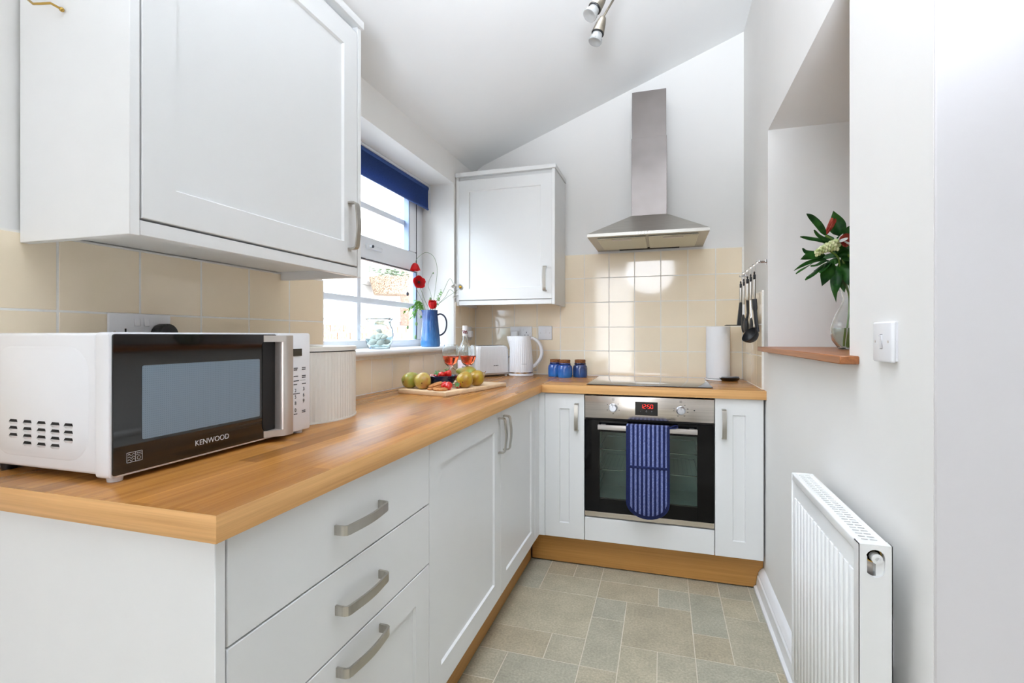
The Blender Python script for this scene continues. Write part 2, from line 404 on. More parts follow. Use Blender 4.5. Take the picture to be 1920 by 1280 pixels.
def text(name, body, size, mat, parent, loc, rot, ext=.0002, align='CENTER'):
    c = bpy.data.curves.new(name, 'FONT'); c.body = body; c.size = size; c.extrude = ext; c.align_x = align; c.align_y = 'CENTER'
    o = bpy.data.objects.new(name, c); COL.objects.link(o)
    me = bpy.data.meshes.new_from_object(o.evaluated_get(bpy.context.evaluated_depsgraph_get())); bpy.data.objects.remove(o)
    m = Matrix.Translation(Vector(loc)-wloc(parent)) @ rot.to_4x4(); me.transform(m); me.name = name
    me.materials.clear(); me.materials.append(M[mat])
    o = bpy.data.objects.new(name, me); COL.objects.link(o); o.parent = parent; return o
FACE_X = Matrix(((0, 0, 1), (1, 0, 0), (0, 1, 0)))       # text plane whose right is +Y, up +Z, facing +X
FACE_NY = Matrix(((1, 0, 0), (0, 0, -1), (0, 1, 0)))     # right +X, up +Z, facing -Y
def left_frame(x): return lambda u, v, w: Vector((x+w, u, v))      # front facing +X: u = Y, v = Z
def back_frame(y): return lambda u, v, w: Vector((u, y-w, v))      # front facing -Y: u = X, v = Z

XL, XR, YB = -1.2, .44, 3.09
# ================================================================ THE SETTING
# walls -----------------------------------------------------------
WY0, WY1, WZ0, WZ1 = 1.545, 2.745, 1.092, 2.073      # window opening
b = B(); x0, x1 = -1.46, XL
b.box((x0, -2.6, -.1), (x1, WY0, 2.6)).box((x0, WY1, -.1), (x1, YB, 2.6)).box((x0, WY0, -.1), (x1, WY1, WZ0)).box((x0, WY0, WZ1), (x1, WY1, 2.6))
wall_left = struct('wall_left', b, 'wall')
b = B(); b.prism([(-1.46, -.1), (1.3, -.1), (1.3, 3.5), (-1.46, 2.6)], YB, YB+.2, axis=1)
wall_back = struct('wall_back', b, 'wall')
HY0, HY1, HZ0, HZ1, HX = 1.414, 2.41, 1.112, 2.06, 1.05   # hatch recess in the thick right wall
WE = 1.017                                               # end of that wall
b = B()
b.box((XR, WE, -.1), (1.3, HY0, 3.4)).box((XR, HY1, -.1), (1.3, YB, 3.4)).box((XR, HY0, -.1), (1.3, HY1, HZ0-.02)).box((XR, HY0, HZ1), (1.3, HY1, 3.4)).box((HX, HY0, HZ0-.02), (1.3, HY1, HZ1))
wall_right = struct('wall_right', b, 'wall')
b = B(); b.box((XR+.0005, WE-.006, -.1), (2.3, WE, 3.4), .002, 1); struct('wall_end', b, 'toned_end')  # thin skin over the wall end, toned down against the light there
b = B(); b.box((2.3, -2.6, -.1), (2.45, WE+.2, 3.4)).box((1.3, WE, -.1), (2.3, WE+.2, 3.4))
struct('wall_side', b, 'wall')
b = B(); b.box((-1.46, -2.75, -.1), (-1.15, -2.6, 3.4)).box((-.5, -2.75, -.1), (2.45, -2.6, 3.4)).box((-1.15, -2.75, 2.25), (-.5, -2.6, 3.4))
struct('wall_rear', b, 'wall')
# sloping ceiling with a coved foot along the left wall
prof = [(XL-.01, 2.225), (-1.19, 2.243), (-1.175, 2.262), (-1.14, 2.285), (.45, 2.262+.383*1.65), (1.0, 3.08), (2.45, 3.08), (2.45, 3.3), (XL-.01, 3.3)]
b = B(); b.prism(prof, -2.7, YB+.01, axis=1)
struct('ceiling', b, 'ceil', ang=25)
# floor and its stones ---------------------------------------------
b = B(); b.box((-1.46, -2.7, -.1), (2.45, YB, -.0008))
floor = struct('floor', b, 'fgrout')
gx = lambda i: -.545+.1312*i
gy = lambda j: 1.742+.1585*j
stones = [(-1, 0, 3, 5), (0, 1, 4, 5), (1, 2, 4, 5), (2, 5, 4, 5), (5, 6, 4, 5), (6, 7, 4, 5), (7, 8, 3, 5), (0, 2, 3, 4), (2, 4, 3, 4), (4, 5, 3, 4), (5, 6, 2, 4), (6, 7, 3, 4),
          (-1, 2, 1, 3), (2, 3, 2, 3), (2, 3, 0, 2), (3, 5, 1, 3), (5, 6, 1, 2), (6, 8, 1, 3), (-1, 1, 0, 1), (1, 2, 0, 1), (3, 4, -1, 1), (4, 5, 0, 1), (5, 7, -1, 1), (7, 8, 0, 1),
          (-1, 0, -1, 0), (0, 2, -2, 0), (2, 3, -1, 0), (4, 5, -1, 0), (7, 8, -2, 0), (-1, 0, -3, -1), (2, 4, -2, -1), (4, 6, -3, -1), (6, 7, -2, -1), (0, 2, -3, -2), (2, 4, -4, -2), (6, 8, -4, -2),
          (-1, 1, -4, -3), (1, 2, -4, -3), (4, 6, -5, -3), (-1, 0, -6, -4), (0, 2, -6, -4), (2, 4, -5, -4), (6, 8, -6, -4), (2, 4, -6, -5), (4, 6, -6, -5)]
for i0, i1, j0, j1 in stones:
    g = .0016; b = B(); xa, xb, ya, yb = max(gx(i0), -.69)+g, min(gx(i1), .43)-g, gy(j0)+g, min(gy(j1), 2.52)-g
    b.box((xa, ya, -.004), (xb, yb, 0), .0006, 1)
    make('stone_tile', b, 'stone', floor)
# wall tiles (glazed, each laid on the grout) -----------------------
def tiles(wall, F, us, vs, skip=lambda u0, u1, v0, v1: False):
    for a0, a1 in zip(us, us[1:]):
        for c0, c1 in zip(vs, vs[1:]):
            if skip(a0, a1, c0, c1): continue
            g = .0021; b = B(F); b.box((a0+g, c0+g, .002), (a1-g, c1-g, .0085), .0008, 1)
            make('tile', b, 'tile', wall)
ROW = [.916, 1.0665, 1.2125, 1.3655, 1.5155, 1.6645]
BX = [-1.19, -1.0735, -.922, -.7705, -.619, -.4675, -.3165, -.1645, -.013, .1385, .290, .431]
F = back_frame(YB)
tiles(wall_back, F, BX, ROW, lambda u0, u1, v0, v1: v0 > 1.3 and u1 < -.6)
b = B(F); b.box((XL, .88, -.001), (XR, 1.666, .0079)); make('grout', b, 'grout', wall_back)
F = left_frame(XL)
LY = [.22, .382, .544, .7055, .8739, 1.0376, 1.1994, 1.3682, 1.540]
tiles(wall_left, F, LY, [.916, 1.0605, 1.2105, 1.3615])
SY = [1.540, 1.695, 1.8573, 2.0248, 2.1872, 2.334, 2.472, 2.6248, 2.752]
tiles(wall_left, F, SY, [.916, 1.0605])
tiles(wall_left, F, [2.752, 2.8332, 2.98, 3.078], [.916, 1.0605, 1.2105, 1.3615])
b = B(F); b.box((.2, .9135, -.001), (1.543, 1.3635, .0079)).box((1.543, .88, -.001), (2.75, 1.072, .0079)).box((2.75, .88, -.001), (3.089, 1.3635, .0079)); make('grout', b, 'grout', wall_left)
Fr = lambda u, v, w: Vector((XR-w, u, v))
RY = [2.507, 2.64, 2.786, 2.932, 3.078]
tiles(wall_right, Fr, RY, ROW[:4])
b = B(Fr); b.box((2.505, .88, -.001), (3.085, 1.3675, .0079)); make('grout', b, 'grout', wall_right)

# window -----------------------------------------------------------
b = B(); X0, X1 = -1.455, -1.405                             # outer frame
b.box((X0, WY0, WZ0), (X1, WY1, 1.137), .004).box((X0, WY0, 2.0), (X1, WY1, WZ1), .004).box((X0, WY0, 1.137), (X1, 1.62, 2.0), .004).box((X0, 2.665, 1.137), (X1, WY1, 2.0), .004).box((X0, 1.62, 1.555), (X1, 2.665, 1.60), .004)
window = struct('window_1', b, 'upvc')
b = B(); X0, X1 = -1.445, -1.385                             # top-hung sash
b.box((X0, 1.60, 1.535), (X1, 2.625, 1.645), .006).box((X0, 1.60, 1.96), (X1, 2.625, 2.03), .006).box((X0, 1.60, 1.645), (X1, 1.68, 1.96), .006).box((X0, 2.545, 1.645), (X1, 2.625, 1.96), .006)
make('sash', b, 'upvc', window)
b = B(); b.box((-1.41, 2.6255, 1.56), (-1.386, 2.631, 2.0)).box((-1.404, 1.60, 1.5315), (-1.386, 2.64, 1.5348)).box((-1.4048, 2.6645, 1.137), (-1.4035, 2.668, 1.535)); make('gasket', b, 'gasket', window)
b = B(); b.box((-1.438, 1.62, 1.32), (-1.414, 2.665, 1.35), .003); make('glazing_bar', b, 'gbar', window)
b = B(); b.box((-1.4372, 2.08, 1.137), (-1.4150, 2.11, 1.555), .003); make('glazing_bar', b, 'gbar', window)
b = B(); b.box((-1.438, 1.68, 1.79), (-1.414, 2.545, 1.82), .003); make('glazing_bar', b, 'gbar', window)
b = B(); b.box((-1.4255, 2.6565, 1.1375), (-1.4055, 2.6645, 1.5345)).box((-1.4175, 2.5365, 1.6455), (-1.3865, 2.5445, 1.9595)); tag(make('rebate_shade_strip', b, 'rebate_shade', window), kind='stuff')  # strips coloured as the shaded frame rebate and its dark sealing edge
b = B(); b.box((-1.432, 1.615, 1.135), (-1.426, 2.668, 1.558)); make('pane', b, 'pane', window)
b = B(); b.box((-1.424, 1.675, 1.64), (-1.418, 2.55, 1.965)); make('pane', b, 'pane', window)
b = B(); b.box((-1.386, 2.10, 1.585), (-1.372, 2.24, 1.606), .005).box((-1.386, 2.115, 1.590), (-1.358, 2.135, 1.603), .004); h = make('handle', b, 'upvc', window)
b = B(); b.cyl((-1.372, 2.125, 1.596), (-1.354, 2.125, 1.596), .007); make('lock_button', b, 'gasket', h)
# window board: bullnosed
b = B(); pr = [(-1.41, 1.072)]+[(-1.172+.0125*sin(a), 1.0845-.0125*cos(a)) for a in [pi*k/8 for k in range(9)]]+[(-1.41, 1.097)]
b.prism([(x, z) for x, z in pr], 1.475, 2.785, axis=1)
struct('trim_1', b, 'trim')
# skirting ----------------------------------------------------------
pr = [(XR, 0), (.398, 0), (.398, .012), (.408, .018), (.412, .06), (.418, .066), (.416, .074), (.424, .086), (.431, .095), (XR, .1)]
b = B(); b.prism([(x, z) for x, z in pr], WE, 2.503, axis=1)
struct('baseboard_right', b, 'trim', ang=25)
b = B(); b.prism([(y, z) for y, z in [(WE, 0), (WE-.042, 0), (WE-.03, .02), (WE-.022, .07), (WE-.008, .095), (WE, .1)]], .4, 2.3, axis=0)
struct('baseboard_end', b, 'trim', ang=25)
# hatch sill board ----------------------------------------------------
b = B(); b.prism([(.44, 1.349), (.40, 1.349), (.40, 2.42), (.44, 2.42), (.44, 2.409), (1.049, 2.409), (1.049, 1.4145), (.44, 1.4145)], 1.0925, 1.112, axis=2, bev=.002, seg=1)
sl = tag(make('hatch_sill', b, 'sill_oak'), 'thick varnished oak sill board of the wall recess under the glass vase', 'sill'); origin_to(sl, (.6, 1.9, 1.0925))
# outside: neighbour's boarded white wall, low brick wall, red brick pier, ground
b = B(); b.box((-4.6, -1, -.3), (-4.5, 16, 4.5)); house = struct('trim_2', b, 'render')
for k in range(16):
    b = B(); z = .28*k-.28; b.prism([(-4.5, z), (-4.47, z), (-4.482, z+.276), (-4.5, z+.276)], -1, 16, axis=1); make('board', b, 'render', house)
b = B(); b.box((-4.47, 7.88, -.3), (-4.25, 8.12, 4.5)); pier = struct('trim_3', b, 'redbrick')
for k in range(40):
    b = B()
    for q in ((7.87, 7.995), (8.005, 8.13)): b.box((-4.26, q[0], k*.075+.0), (-4.235, q[1], k*.075+.065), .004, 1)
    make('brick_course', b, 'redbrick', pier)
gw = thing('garden_wall', 'low pale brick garden wall outside the kitchen window', 'wall', (-3.2, 5, -.3))
b = B(); b.box((-3.4, 1.5, -.3), (-3.215, 12, 1.285)); make('mortar', b, 'render', gw)
b = B()
for k in range(20):
    for j in range(48):
        y = 1.5+.22*j+(.11 if k % 2 else 0); b.box((-3.22, y, -.3+k*.079), (-3.2, y+.21, -.3+k*.079+.069))
tag(make('brick', b, 'brick', gw), kind='stuff')
b = B(); b.box((-9, -9, -.32), (-1.46, 18, -.3)).box((-9, -9, -.32), (9, -2.75, -.3)); struct('ground', b, 'ground')
b = B(); b.box((-3, -7.2, -.3), (5, -7, 4.2)); rh = struct('trim_4', b, 'render')
b = B()
for k in range(26):
    for j in range(18):
        x = -.7+.225*j+(.11 if k % 2 else 0); b.box((x, -7, -.1+k*.079), (x+.212, -6.98, -.1+k*.079+.068))
tag(make('brick', b, 'redbrick', rh), kind='stuff')
hb = thing('hanging_basket', 'wicker wall basket of trailing plants hung outside the window', 'basket', (-4.3, 7.45, 1.75))
b = B(); bx, by, bz = -4.1, 6.95, 1.80
b.lathe([(.27, 0), (.31, .14), (.345, .27), (.33, .27), (.28, .1)], (bx, by, bz), 40, mod=lambda a, r, h: r*(1+.02*sin(20*a+h*160)))
make('basket', b, 'wicker', hb)
b = B()
for k in range(170):
    a = random.uniform(0, 2*pi); r = random.uniform(0, .37); z = bz+.26+random.uniform(0, .17)
    b.ball((bx+r*cos(a), by+r*sin(a), z), random.uniform(.015, .035), 6, (1, 1, .4))
tag(make('foliage', b, 'palefoliage', hb), kind='stuff')

# ================================================================ FITTED UNITS
def shaker(b, u0, u1, v0, v1, st=.074, t=.02, rec=.007, rail=None):
    """shaker front: flat frame with a recessed centre panel (front at w=0)"""
    rail = rail or st; i = (u0+st, v0+rail, u1-st, v1-rail); e = .0035; r = .0015
    ring = lambda a, c, d, f, w: [(a, c, w), (d, c, w), (d, f, w), (a, f, w)]
    vs = ring(u0, v0, u1, v1, -t)+ring(u0, v0, u1, v1, -r)+ring(u0+r, v0+r, u1-r, v1-r, 0)+ring(i[0], i[1], i[2], i[3], 0)+ring(i[0]+e, i[1]+e, i[2]-e, i[3]-e, -rec)
    fs = [(3, 2, 1, 0)]
    for k in range(4):
        for n in range(4): fs.append((k*4+n, k*4+(n+1) % 4, k*4+4+(n+1) % 4, k*4+4+n))
    fs.append((16, 17, 18, 19)); b.poly(vs, fs); return b
def slab(b, u0, u1, v0, v1, t=.02): return b.box((u0, v0, -t), (u1, v1, 0), .0015, 1)
def bow(F, parent, c, ln=.142, vertical=False, name='handle'):
    """bow handle: two square feet and an arched flat bar; c = centre (u, v) on the front"""
    b = B(F); h = ln/2; pts = [(-h, 0), (-h, .012), (-h+.001, .02), (-h+.004, .0245), (-h+.010, .0265)]
    n = 9; pts += [(-h+.02+(ln-.04)*k/n, .0275+.0045*sin(pi*k/n)) for k in range(n+1)]
    pts += [(-p, q) for p, q in pts[:5][::-1]]
    path = [((c[0], c[1]+p, q) if vertical else (c[0]+p, c[1], q)) for p, q in pts]
    b.sweep(path, .0185, .005, (1, 0, 0) if vertical else (0, 1, 0))
    return make(name, b, 'nickel', parent, ang=30)
ZU, ZD = .874, .15           # worktop underside, door bottoms
# base units, long run ---------------------------------------------------
FX = -.603; F = left_frame(FX)
ep = tag(make('end_panel', B().box((-1.19, .546, 0), (FX+.001, .5635, ZU-.001), .001, 1), 'carcass'), 'plain white end panel below the near end of the worktop', 'panel'); origin_to(ep, (-.9, .55, 0))
for y, z in ((.10, .80),):
    pass
u = thing('drawer_unit', 'white three drawer base unit at the near end below microwave', 'cabinet', (-.9, .89, ZD))
make('body', B().box((-1.19, .5645, ZD), (FX-.0205, 1.2155, ZU-.001)), 'carcass', u)
d = make('drawer', slab(B(F), .567, 1.2145, .7085, ZU-.003), 'unit', u); bow(F, d, (.89, .787), .152)
d = make('drawer', slab(B(F), .567, 1.2145, .5475, .7055), 'unit', u); bow(F, d, (.892, .632), .152)
d = make('drawer', shaker(B(F), .567, 1.2145, ZD, .5445), 'unit', u); bow(F, d, (.895, .511), .152)
u = thing('base_cabinet', 'white double door shaker base cabinet under the long worktop', 'cabinet', (-.9, 1.8, ZD))
make('body', B().box((-1.19, 1.2175, ZD), (FX-.0205, 2.3695, ZU-.001)), 'carcass', u)
d = make('door', shaker(B(F), 1.2175, 1.8345, ZD, ZU-.003), 'unit', u); bow(F, d, (1.806, .778), .132, True)
d = make('door', shaker(B(F), 1.8365, 2.3685, ZD, ZU-.003, .066), 'unit', u); bow(F, d, (1.868, .778), .132, True)
cp = tag(make('corner_post', B().prism([(FX-.02, 2.3715), (FX, 2.3715), (FX, 2.455), (-.5735, 2.455), (-.5735, 2.475), (FX-.02, 2.475)], ZD, ZU-.001, 2), 'unit'), 'narrow white corner filler post between the two base cabinet runs', 'panel'); origin_to(cp, (-.6, 2.45, ZD))
# base units, short run ---------------------------------------------------
FY = 2.455; F2 = back_frame(FY)
u = thing('narrow_cabinet', 'narrow white single door base cabinet left of the oven', 'cabinet', (-.47, 2.75, ZD))
make('body', B().box((-.572, FY+.0205, ZD), (-.374, 3.08, ZU-.001)), 'carcass', u)
d = make('door', shaker(B(F2), -.572, -.3735, ZD, ZU-.004), 'unit', u); bow(F2, d, (-.4095, .757), .132, True)
u = thing('narrow_cabinet', 'narrow white single door base cabinet right of the oven by the wall', 'cabinet', (.33, 2.75, ZD))
make('body', B().box((.2300, FY+.0205, ZD), (.4300, 3.08, ZU-.001)), 'carcass', u)
d = make('door', shaker(B(F2), .2285, .4310, ZD, ZU-.002), 'unit', u); bow(F2, d, (.2655, .757), .132, True)
op = tag(make('oven_filler_panel', slab(B(F2), -.3705, .2255, .151, .265), 'unit'), 'plain white filler panel below the built in oven', 'panel'); origin_to(op, (-.07, 2.46, .151))
# plinths -----------------------------------------------------------------
pl = tag(make('plinth', B().box((-.672, .5645, .006), (-.655, 2.49, .149), .001, 1), 'plinth_y'), 'oak plinth strip under the long run of base cabinets', 'plinth'); origin_to(pl, (-.66, 1.5, .006))
pl = tag(make('plinth', B().prism([(-.652, .006), (.397, .006), (.3975, .013), (.4075, .019), (.4115, .061), (.4175, .067), (.4155, .075), (.4235, .087), (.4305, .096), (.4385, .101), (.4385, .149), (-.652, .149)], 2.505, 2.522, 1, .001, 1), 'plinth'), 'oak plinth board under the oven and narrow cabinets', 'plinth'); origin_to(pl, (-.1, 2.51, .006))
# worktop -------------------------------------------------------------------
ZW = .914
def top_edge(o):      # laminate edge strip on the upright faces
    for p in o.data.polygons:
        if abs(p.normal.z) < .5: p.material_index = 1 if abs(p.normal.x) > abs(p.normal.y) else 2
wt = thing('worktop', 'L shaped oak block laminate worktop along both walls', 'worktop', (-.8, 1.8, ZU))
b = B(); b.box((-1.191, .532, ZU), (-.585, 3.081, ZW), .0015, 2); top_edge(make('long_section', b, ['wt_y', 'wt_edge', 'wt_edge_x'], wt))
b = B(); b.box((-.5845, 2.437, ZU), (.4395, 3.081, ZW), .0015, 2); top_edge(make('short_section', b, ['wt_x', 'wt_edge', 'wt_edge_x'], wt))
# wall cabinets ----------------------------------------------------------------
def wall_cab(name, label, F, loc, u0, u1, depth, handle_u, hv, door0, door1):
    u = thing(name, label, 'cabinet', loc)
    b = B(F); t = .018
    b.box((u0, 1.340, -depth), (u0+t, 2.113, -.001), .001, 1).box((u1-t, 1.340, -depth), (u1, 2.113, -.001), .001, 1).box((u0+t, 1.366, -depth), (u1-t, 1.384, -.0215)).box((u0+t, 2.095, -depth), (u1-t, 2.113, -.0215)).box((u0+t, 1.384, -depth), (u1-t, 2.095, -depth+.01))
    make('body', b, 'carcass', u)
    d = make('door', shaker(B(F), door0, door1, 1.3725, 2.090, .066), 'unit', u)
    bow(F, d, (handle_u, hv), .138, True)
    make('pelmet', B(F).box((u0+t+.001, 1.342, -.022), (u1-t-.001, 1.3685, -.002), .001, 1), 'unit', u)
    make('cornice', B(F).box((u0-.003, 2.1135, -depth), (u1+.006, 2.138, .006), .001, 1), 'unit', u)
    return u
wc = wall_cab('wall_cabinet', 'large white wall cabinet hung above the microwave', left_frame(-.9), (-1.05, .99, 1.34), .6423, 1.3447, .291, 1.284, 1.489, .6635, 1.3235)
b = B(); y = .6415
b.tube([(-1.145, y-.004, 1.83), (-1.142, y-.012, 1.805), (-1.13, y-.02, 1.785), (-1.112, y-.022, 1.772), (-1.093, y-.02, 1.770), (-1.079, y-.014, 1.772), (-1.067, y-.006, 1.765)], .0022, 8)
b.ball((-1.066, y-.004, 1.764), .0042, 10).cyl((-1.148, y, 1.835), (-1.148, y-.004, 1.835), .012)
tag(make('hook', b, 'brass', wc), 'brass cup hook')
wall_cab('wall_cabinet', 'smaller white wall cabinet in the far corner above the kettle', back_frame(2.769), (-.89, 2.93, 1.34), -1.196, -.588, .311, -.6445, 1.486, -1.178, -.604)

# ================================================================ HOOD
hd = thing('cooker_hood', 'stainless steel chimney cooker hood over the hob', 'cooker hood', (-.08, 2.85, 1.675))
hx0, hx1, hy0, hy1 = -.382, .2195, 2.61, 3.078
dx0, dx1, dy0 = -.171, .0195, 2.885
b = B()
vs = [(hx0, hy0, 1.676), (hx1, hy0, 1.676), (hx1, hy1, 1.676), (hx0, hy1, 1.676), (hx0, hy0, 1.692), (hx1, hy0, 1.692), (hx1, hy1, 1.692), (hx0, hy1, 1.692), (dx0-.002, dy0-.002, 1.836), (dx1+.002, dy0-.002, 1.836), (dx1+.002, hy1, 1.836), (dx0-.002, hy1, 1.836)]
i0 = [(hx0+.004, hy0+.004, 1.676), (hx1-.004, hy0+.004, 1.676), (hx1-.004, hy1-.004, 1.676), (hx0+.004, hy1-.004, 1.676)]
b.poly(vs+i0, [(0, 1, 5, 4), (1, 2, 6, 5), (2, 3, 7, 6), (3, 0, 4, 7), (4, 5, 9, 8), (5, 6, 10, 9), (6, 7, 11, 10), (7, 4, 8, 11), (8, 9, 10, 11), (0, 12, 13, 1), (1, 13, 14, 2), (2, 14, 15, 3), (3, 15, 12, 0), (12, 15, 14, 13)])
make('canopy', b, 'steel', hd, ang=20)
b = B(); b.box((dx0, dy0, 1.836), (dx1, hy1, 2.272), .001, 1); make('lower_duct', b, 'steel_d', hd)
b = B(); b.box((dx0+.003, dy0+.003, 2.272), (dx1-.003, hy1, 2.535), .001, 1); make('upper_duct', b, 'steel_d', hd)
for a, c in ((-.335, -.086), (-.074, .172)):
    b = B(); b.box((a, 2.655, 1.668), (c, 2.99, 1.6755), .003, 1); f = make('filter', b, 'filter', hd)
    b = B(); m = (a+c)/2; b.box((m-.05, 2.672, 1.664), (m+.05, 2.70, 1.6685), .002, 1); make('latch', b, 'silver', f)
b = B(); b.box((-.25, 3.0, 1.6725), (.09, 3.06, 1.6757)); make('rear_vent', b, 'dark', hd)
for k in range(5):
    b = B(); x = -.127+.0145*k; b.cyl((x, hy0, 1.684), (x, hy0-.004, 1.684), .0042, n=14); make('button', b, 'chrome', hd)

# ================================================================ OVEN, HOB, GLOVE
ov = thing('oven', 'built in stainless steel electric oven with black glass door', 'oven', (-.073, 2.75, .268))
ox0, ox1 = -.3705, .2255
b = B(); b.box((ox0+.02, FY+.42, .29), (ox1-.02, FY+.44, .84)).box((ox0+.02, FY+.03, .29), (ox0+.04, FY+.42, .84)).box((ox1-.04, FY+.03, .29), (ox1-.02, FY+.42, .84)).box((ox0+.04, FY+.03, .29), (ox1-.04, FY+.42, .31)).box((ox0+.04, FY+.03, .74), (ox1-.04, FY+.42, .76))
make('cavity', b, 'enamel', ov)
b = B(F2); b.box((ox0, .7565, -.02), (ox1, .8655, 0), .002, 2); cpn = make('control_panel', b, 'steel_o', ov)
b = B(F2); b.box((-.1285, .779, 0), (-.0245, .8435, .0015), .0006, 1); dsp = make('display', b, 'bgloss', cpn)
# seven segment clock figures
def seg(b, x, z, s, segs, h=.0185, w=.0098, t=.0017):
    A = {'a': (0, h, 1, 0), 'g': (0, h/2, 1, 0), 'd': (0, 0, 1, 0), 'f': (0, h/2, 0, 1), 'b': (w, h/2, 0, 1), 'e': (0, 0, 0, 1), 'c': (w, 0, 0, 1)}
    for q in segs:
        px, pz, hz, vt = A[q]
        if hz: b.box((x+px+t*.6, z+pz-t/2, .0015), (x+px+w-t*.6, z+pz+t/2, .0018))
        else: b.box((x+px-t/2, z+pz+t*.6, .0015), (x+px+t/2, z+pz+h/2-t*.6, .0018))
b = B(F2); x = -.104
for ch in ('bc', 'abged', 'afgcd', 'abcdef'):
    seg(b, x, .8125, 1, ch); x += .0145 if ch != 'abged' else .0185
b.box((-.0745, .8175, .0015), (-.0725, .8195, .0018)).box((-.0745, .8255, .0015), (-.0725, .8275, .0018))
tag(make('clock_figures', b, 'red_led', dsp), 'glowing red clock figures 12:50')
for x, s in ((-.104, '-'), (-.0765, '0'), (-.052, '+')): text('touch_key', s, .013, 'grey_print', dsp, (x, FY-.0017, .7985), FACE_NY)
for x in (-.2325, .0797):
    b = B(F2); b.lathe([(.0205, 0), (.0205, .006), (.0175, .008), (.0165, .024), (.0155, .0255)], (x, .810, 0), 28); k = make('knob', b, 'satin', cpn)
    b = B(F2); b.box((x-.0008, .814, .0255), (x+.0008, .8262, .0262)); make('pointer', b, 'black_print', k)
b = B(F2)
for x, marks in ((-.2325, [(40, 0), (-22, 0), (-90, 0), (150, 0), (205, 0)]), (.0797, [(55, 0), (15, 1), (-15, 1), (-60, 1), (-115, 1), (185, 1), (170, 1)])):
    for a, kd in marks:
        cx, cz = x+.031*cos(R(a)), .810+.029*sin(R(a)); w = .0035 if kd else .002
        b.box((cx-w, cz-.0013, 0), (cx+w, cz+.0013, .0003))
    b.box((x-.0006, .836, 0), (x+.0006, .8385, .0003))
    for k in (-.0042, .0042): b.box((x+k-.0005, .845, 0), (x+k+.0005, .8545, .0003))
    for k in (.845, .854): b.box((x-.0042, k, 0), (x+.0042, k+.0009, .0003))
    b.box((x-.0008, .847, 0), (x+.0008, .852, .0003))
b.lathe([(.0032, 0), (.0032, .0006)], (.139, .812, 0), 14)
tag(make('dial_marks', b, 'black_print', cpn), kind='stuff')
b = B(F2); b.box((ox0+.004, .7475, -.03), (ox1-.004, .756, -.006)); make('vent_slot', b, 'dark', ov)
gx0, gx1, gz0, gz1 = -.298, .152, .362, .69                  # viewing window in the black door
b = B(F2); t = -.022
b.box((ox0, .298, t), (gx0, .746, 0), .001, 1).box((gx1, .298, t), (ox1, .746, 0), .001, 1).box((gx0, .298, t), (gx1, gz0, 0)).box((gx0, gz1, t), (gx1, .746, 0))
dr = make('door', b, 'oglass', ov)
b = B(F2); b.box((gx0, gz0, -.006), (gx1, gz1, -.001)); make('viewing_pane', b, 'ovenpane', dr)
b = B(F2); b.box((ox0, .2715, -.02), (ox1, .2965, 0), .001, 1); make('bottom_trim', b, 'steel_o', dr)
b = B(F2); b.box((-.302, .7075, .030), (.1506, .7305, .045), .002, 2).box((-.29, .711, -.001), (-.268, .727, .031)).box((.117, .711, -.001), (.139, .727, .031)); hdl = make('handle', b, 'silver', dr)
for z in (.49, .592):
    b = B(); b.tube([(gx0-.01, FY+.06, z), (gx1+.01, FY+.06, z)], .0025, 6).tube([(gx0-.01, FY+.40, z), (gx1+.01, FY+.40, z)], .0025, 6)
    if z < .5:
        for k in range(22):
            x = gx0+.02*k+.012; b.tube([(x, FY+.06, z), (x, FY+.40, z)], .0014, 5)
    for x in (gx0-.008, gx1+.008): b.tube([(x, FY+.055, z), (x, FY+.405, z)], .0022, 6)
    make('shelf', b, 'chrome', ov)
for x in (-.31, .165):
    b = B()
    for k in range(9): b.tube([(x, FY+.05, .40+.032*k), (x, FY+.41, .40+.032*k)], .002, 5)
    b.tube([(x, FY+.055, .39), (x, FY+.055, .68)], .0025, 5); make('side_rack', b, 'chrome', ov)
hb_ = thing('hob', 'flat black glass induction hob set on the worktop under the hood', 'hob', (-.07, 2.76, ZW))
b = B(); b.box((-.366, 2.482, ZW+.0005), (.222, 3.0, ZW+.005), .001, 2); make('glass_top', b, 'hobg', hb_)
# double oven glove folded over the oven handle
gv = thing('oven_glove', 'navy and pale blue striped oven glove draped over the oven handle', 'oven glove', (-.069, 2.40, .735))
def glove_outline(w, z0, z1, n=14, inset=0):
    w -= inset; zc = z0+inset+w*.78; pts = [(-w, z1), (-w, zc)]
    pts += [(-w*cos(pi*k/n), zc-w*.78*sin(pi*k/n)) for k in range(1, n)]
    return pts+[(w, zc), (w, z1)]
cx, yb = -.069, 2.398
def glove_sheet(b, w, z0, z1, y0, y1, inset=0):
    b.prism([(cx+x, z) for x, z in glove_outline(w, z0, z1, inset=inset)], y0, y1, 1, .003, 2)
b = B(); glove_sheet(b, .0985, .303, .7345, yb-.004, yb+.008); b.tube([(cx-.0985+.0, yb+.0, .733), (cx-.0985, yb+.0, .733)], .001, 4)
make('backing', b, 'navy', gv)
b = B(); glove_sheet(b, .0985, .309, .741, yb-.011, yb-.002, .0125); make('striped_front', b, 'ticking', gv)
b = B(); b.box((cx-.0865, yb-.0145, .541), (cx+.0865, yb-.006, .553), .003, 2); make('pocket_binding', b, 'navy', gv)
b = B(); glove_sheet(b, .097, .32, .738, 2.4285, 2.4375); make('rear_mitt', b, 'navy', gv)
b = B(); b.box((cx-.097, yb+.001, .7315), (cx+.097, 2.436, .7405), .003, 2); make('fold', b, 'ticking', gv)
b = B(); b.tube([(cx+.094, yb+.002, .735), (cx+.106, yb+.004, .740), (cx+.122, yb+.008, .746), (cx+.133, yb+.01, .744), (cx+.134, yb+.01, .737), (cx+.122, yb+.008, .733), (cx+.104, yb+.004, .733), (cx+.094, yb+.002, .731)], .0032, 8); make('hanging_loop', b, 'navy', gv)

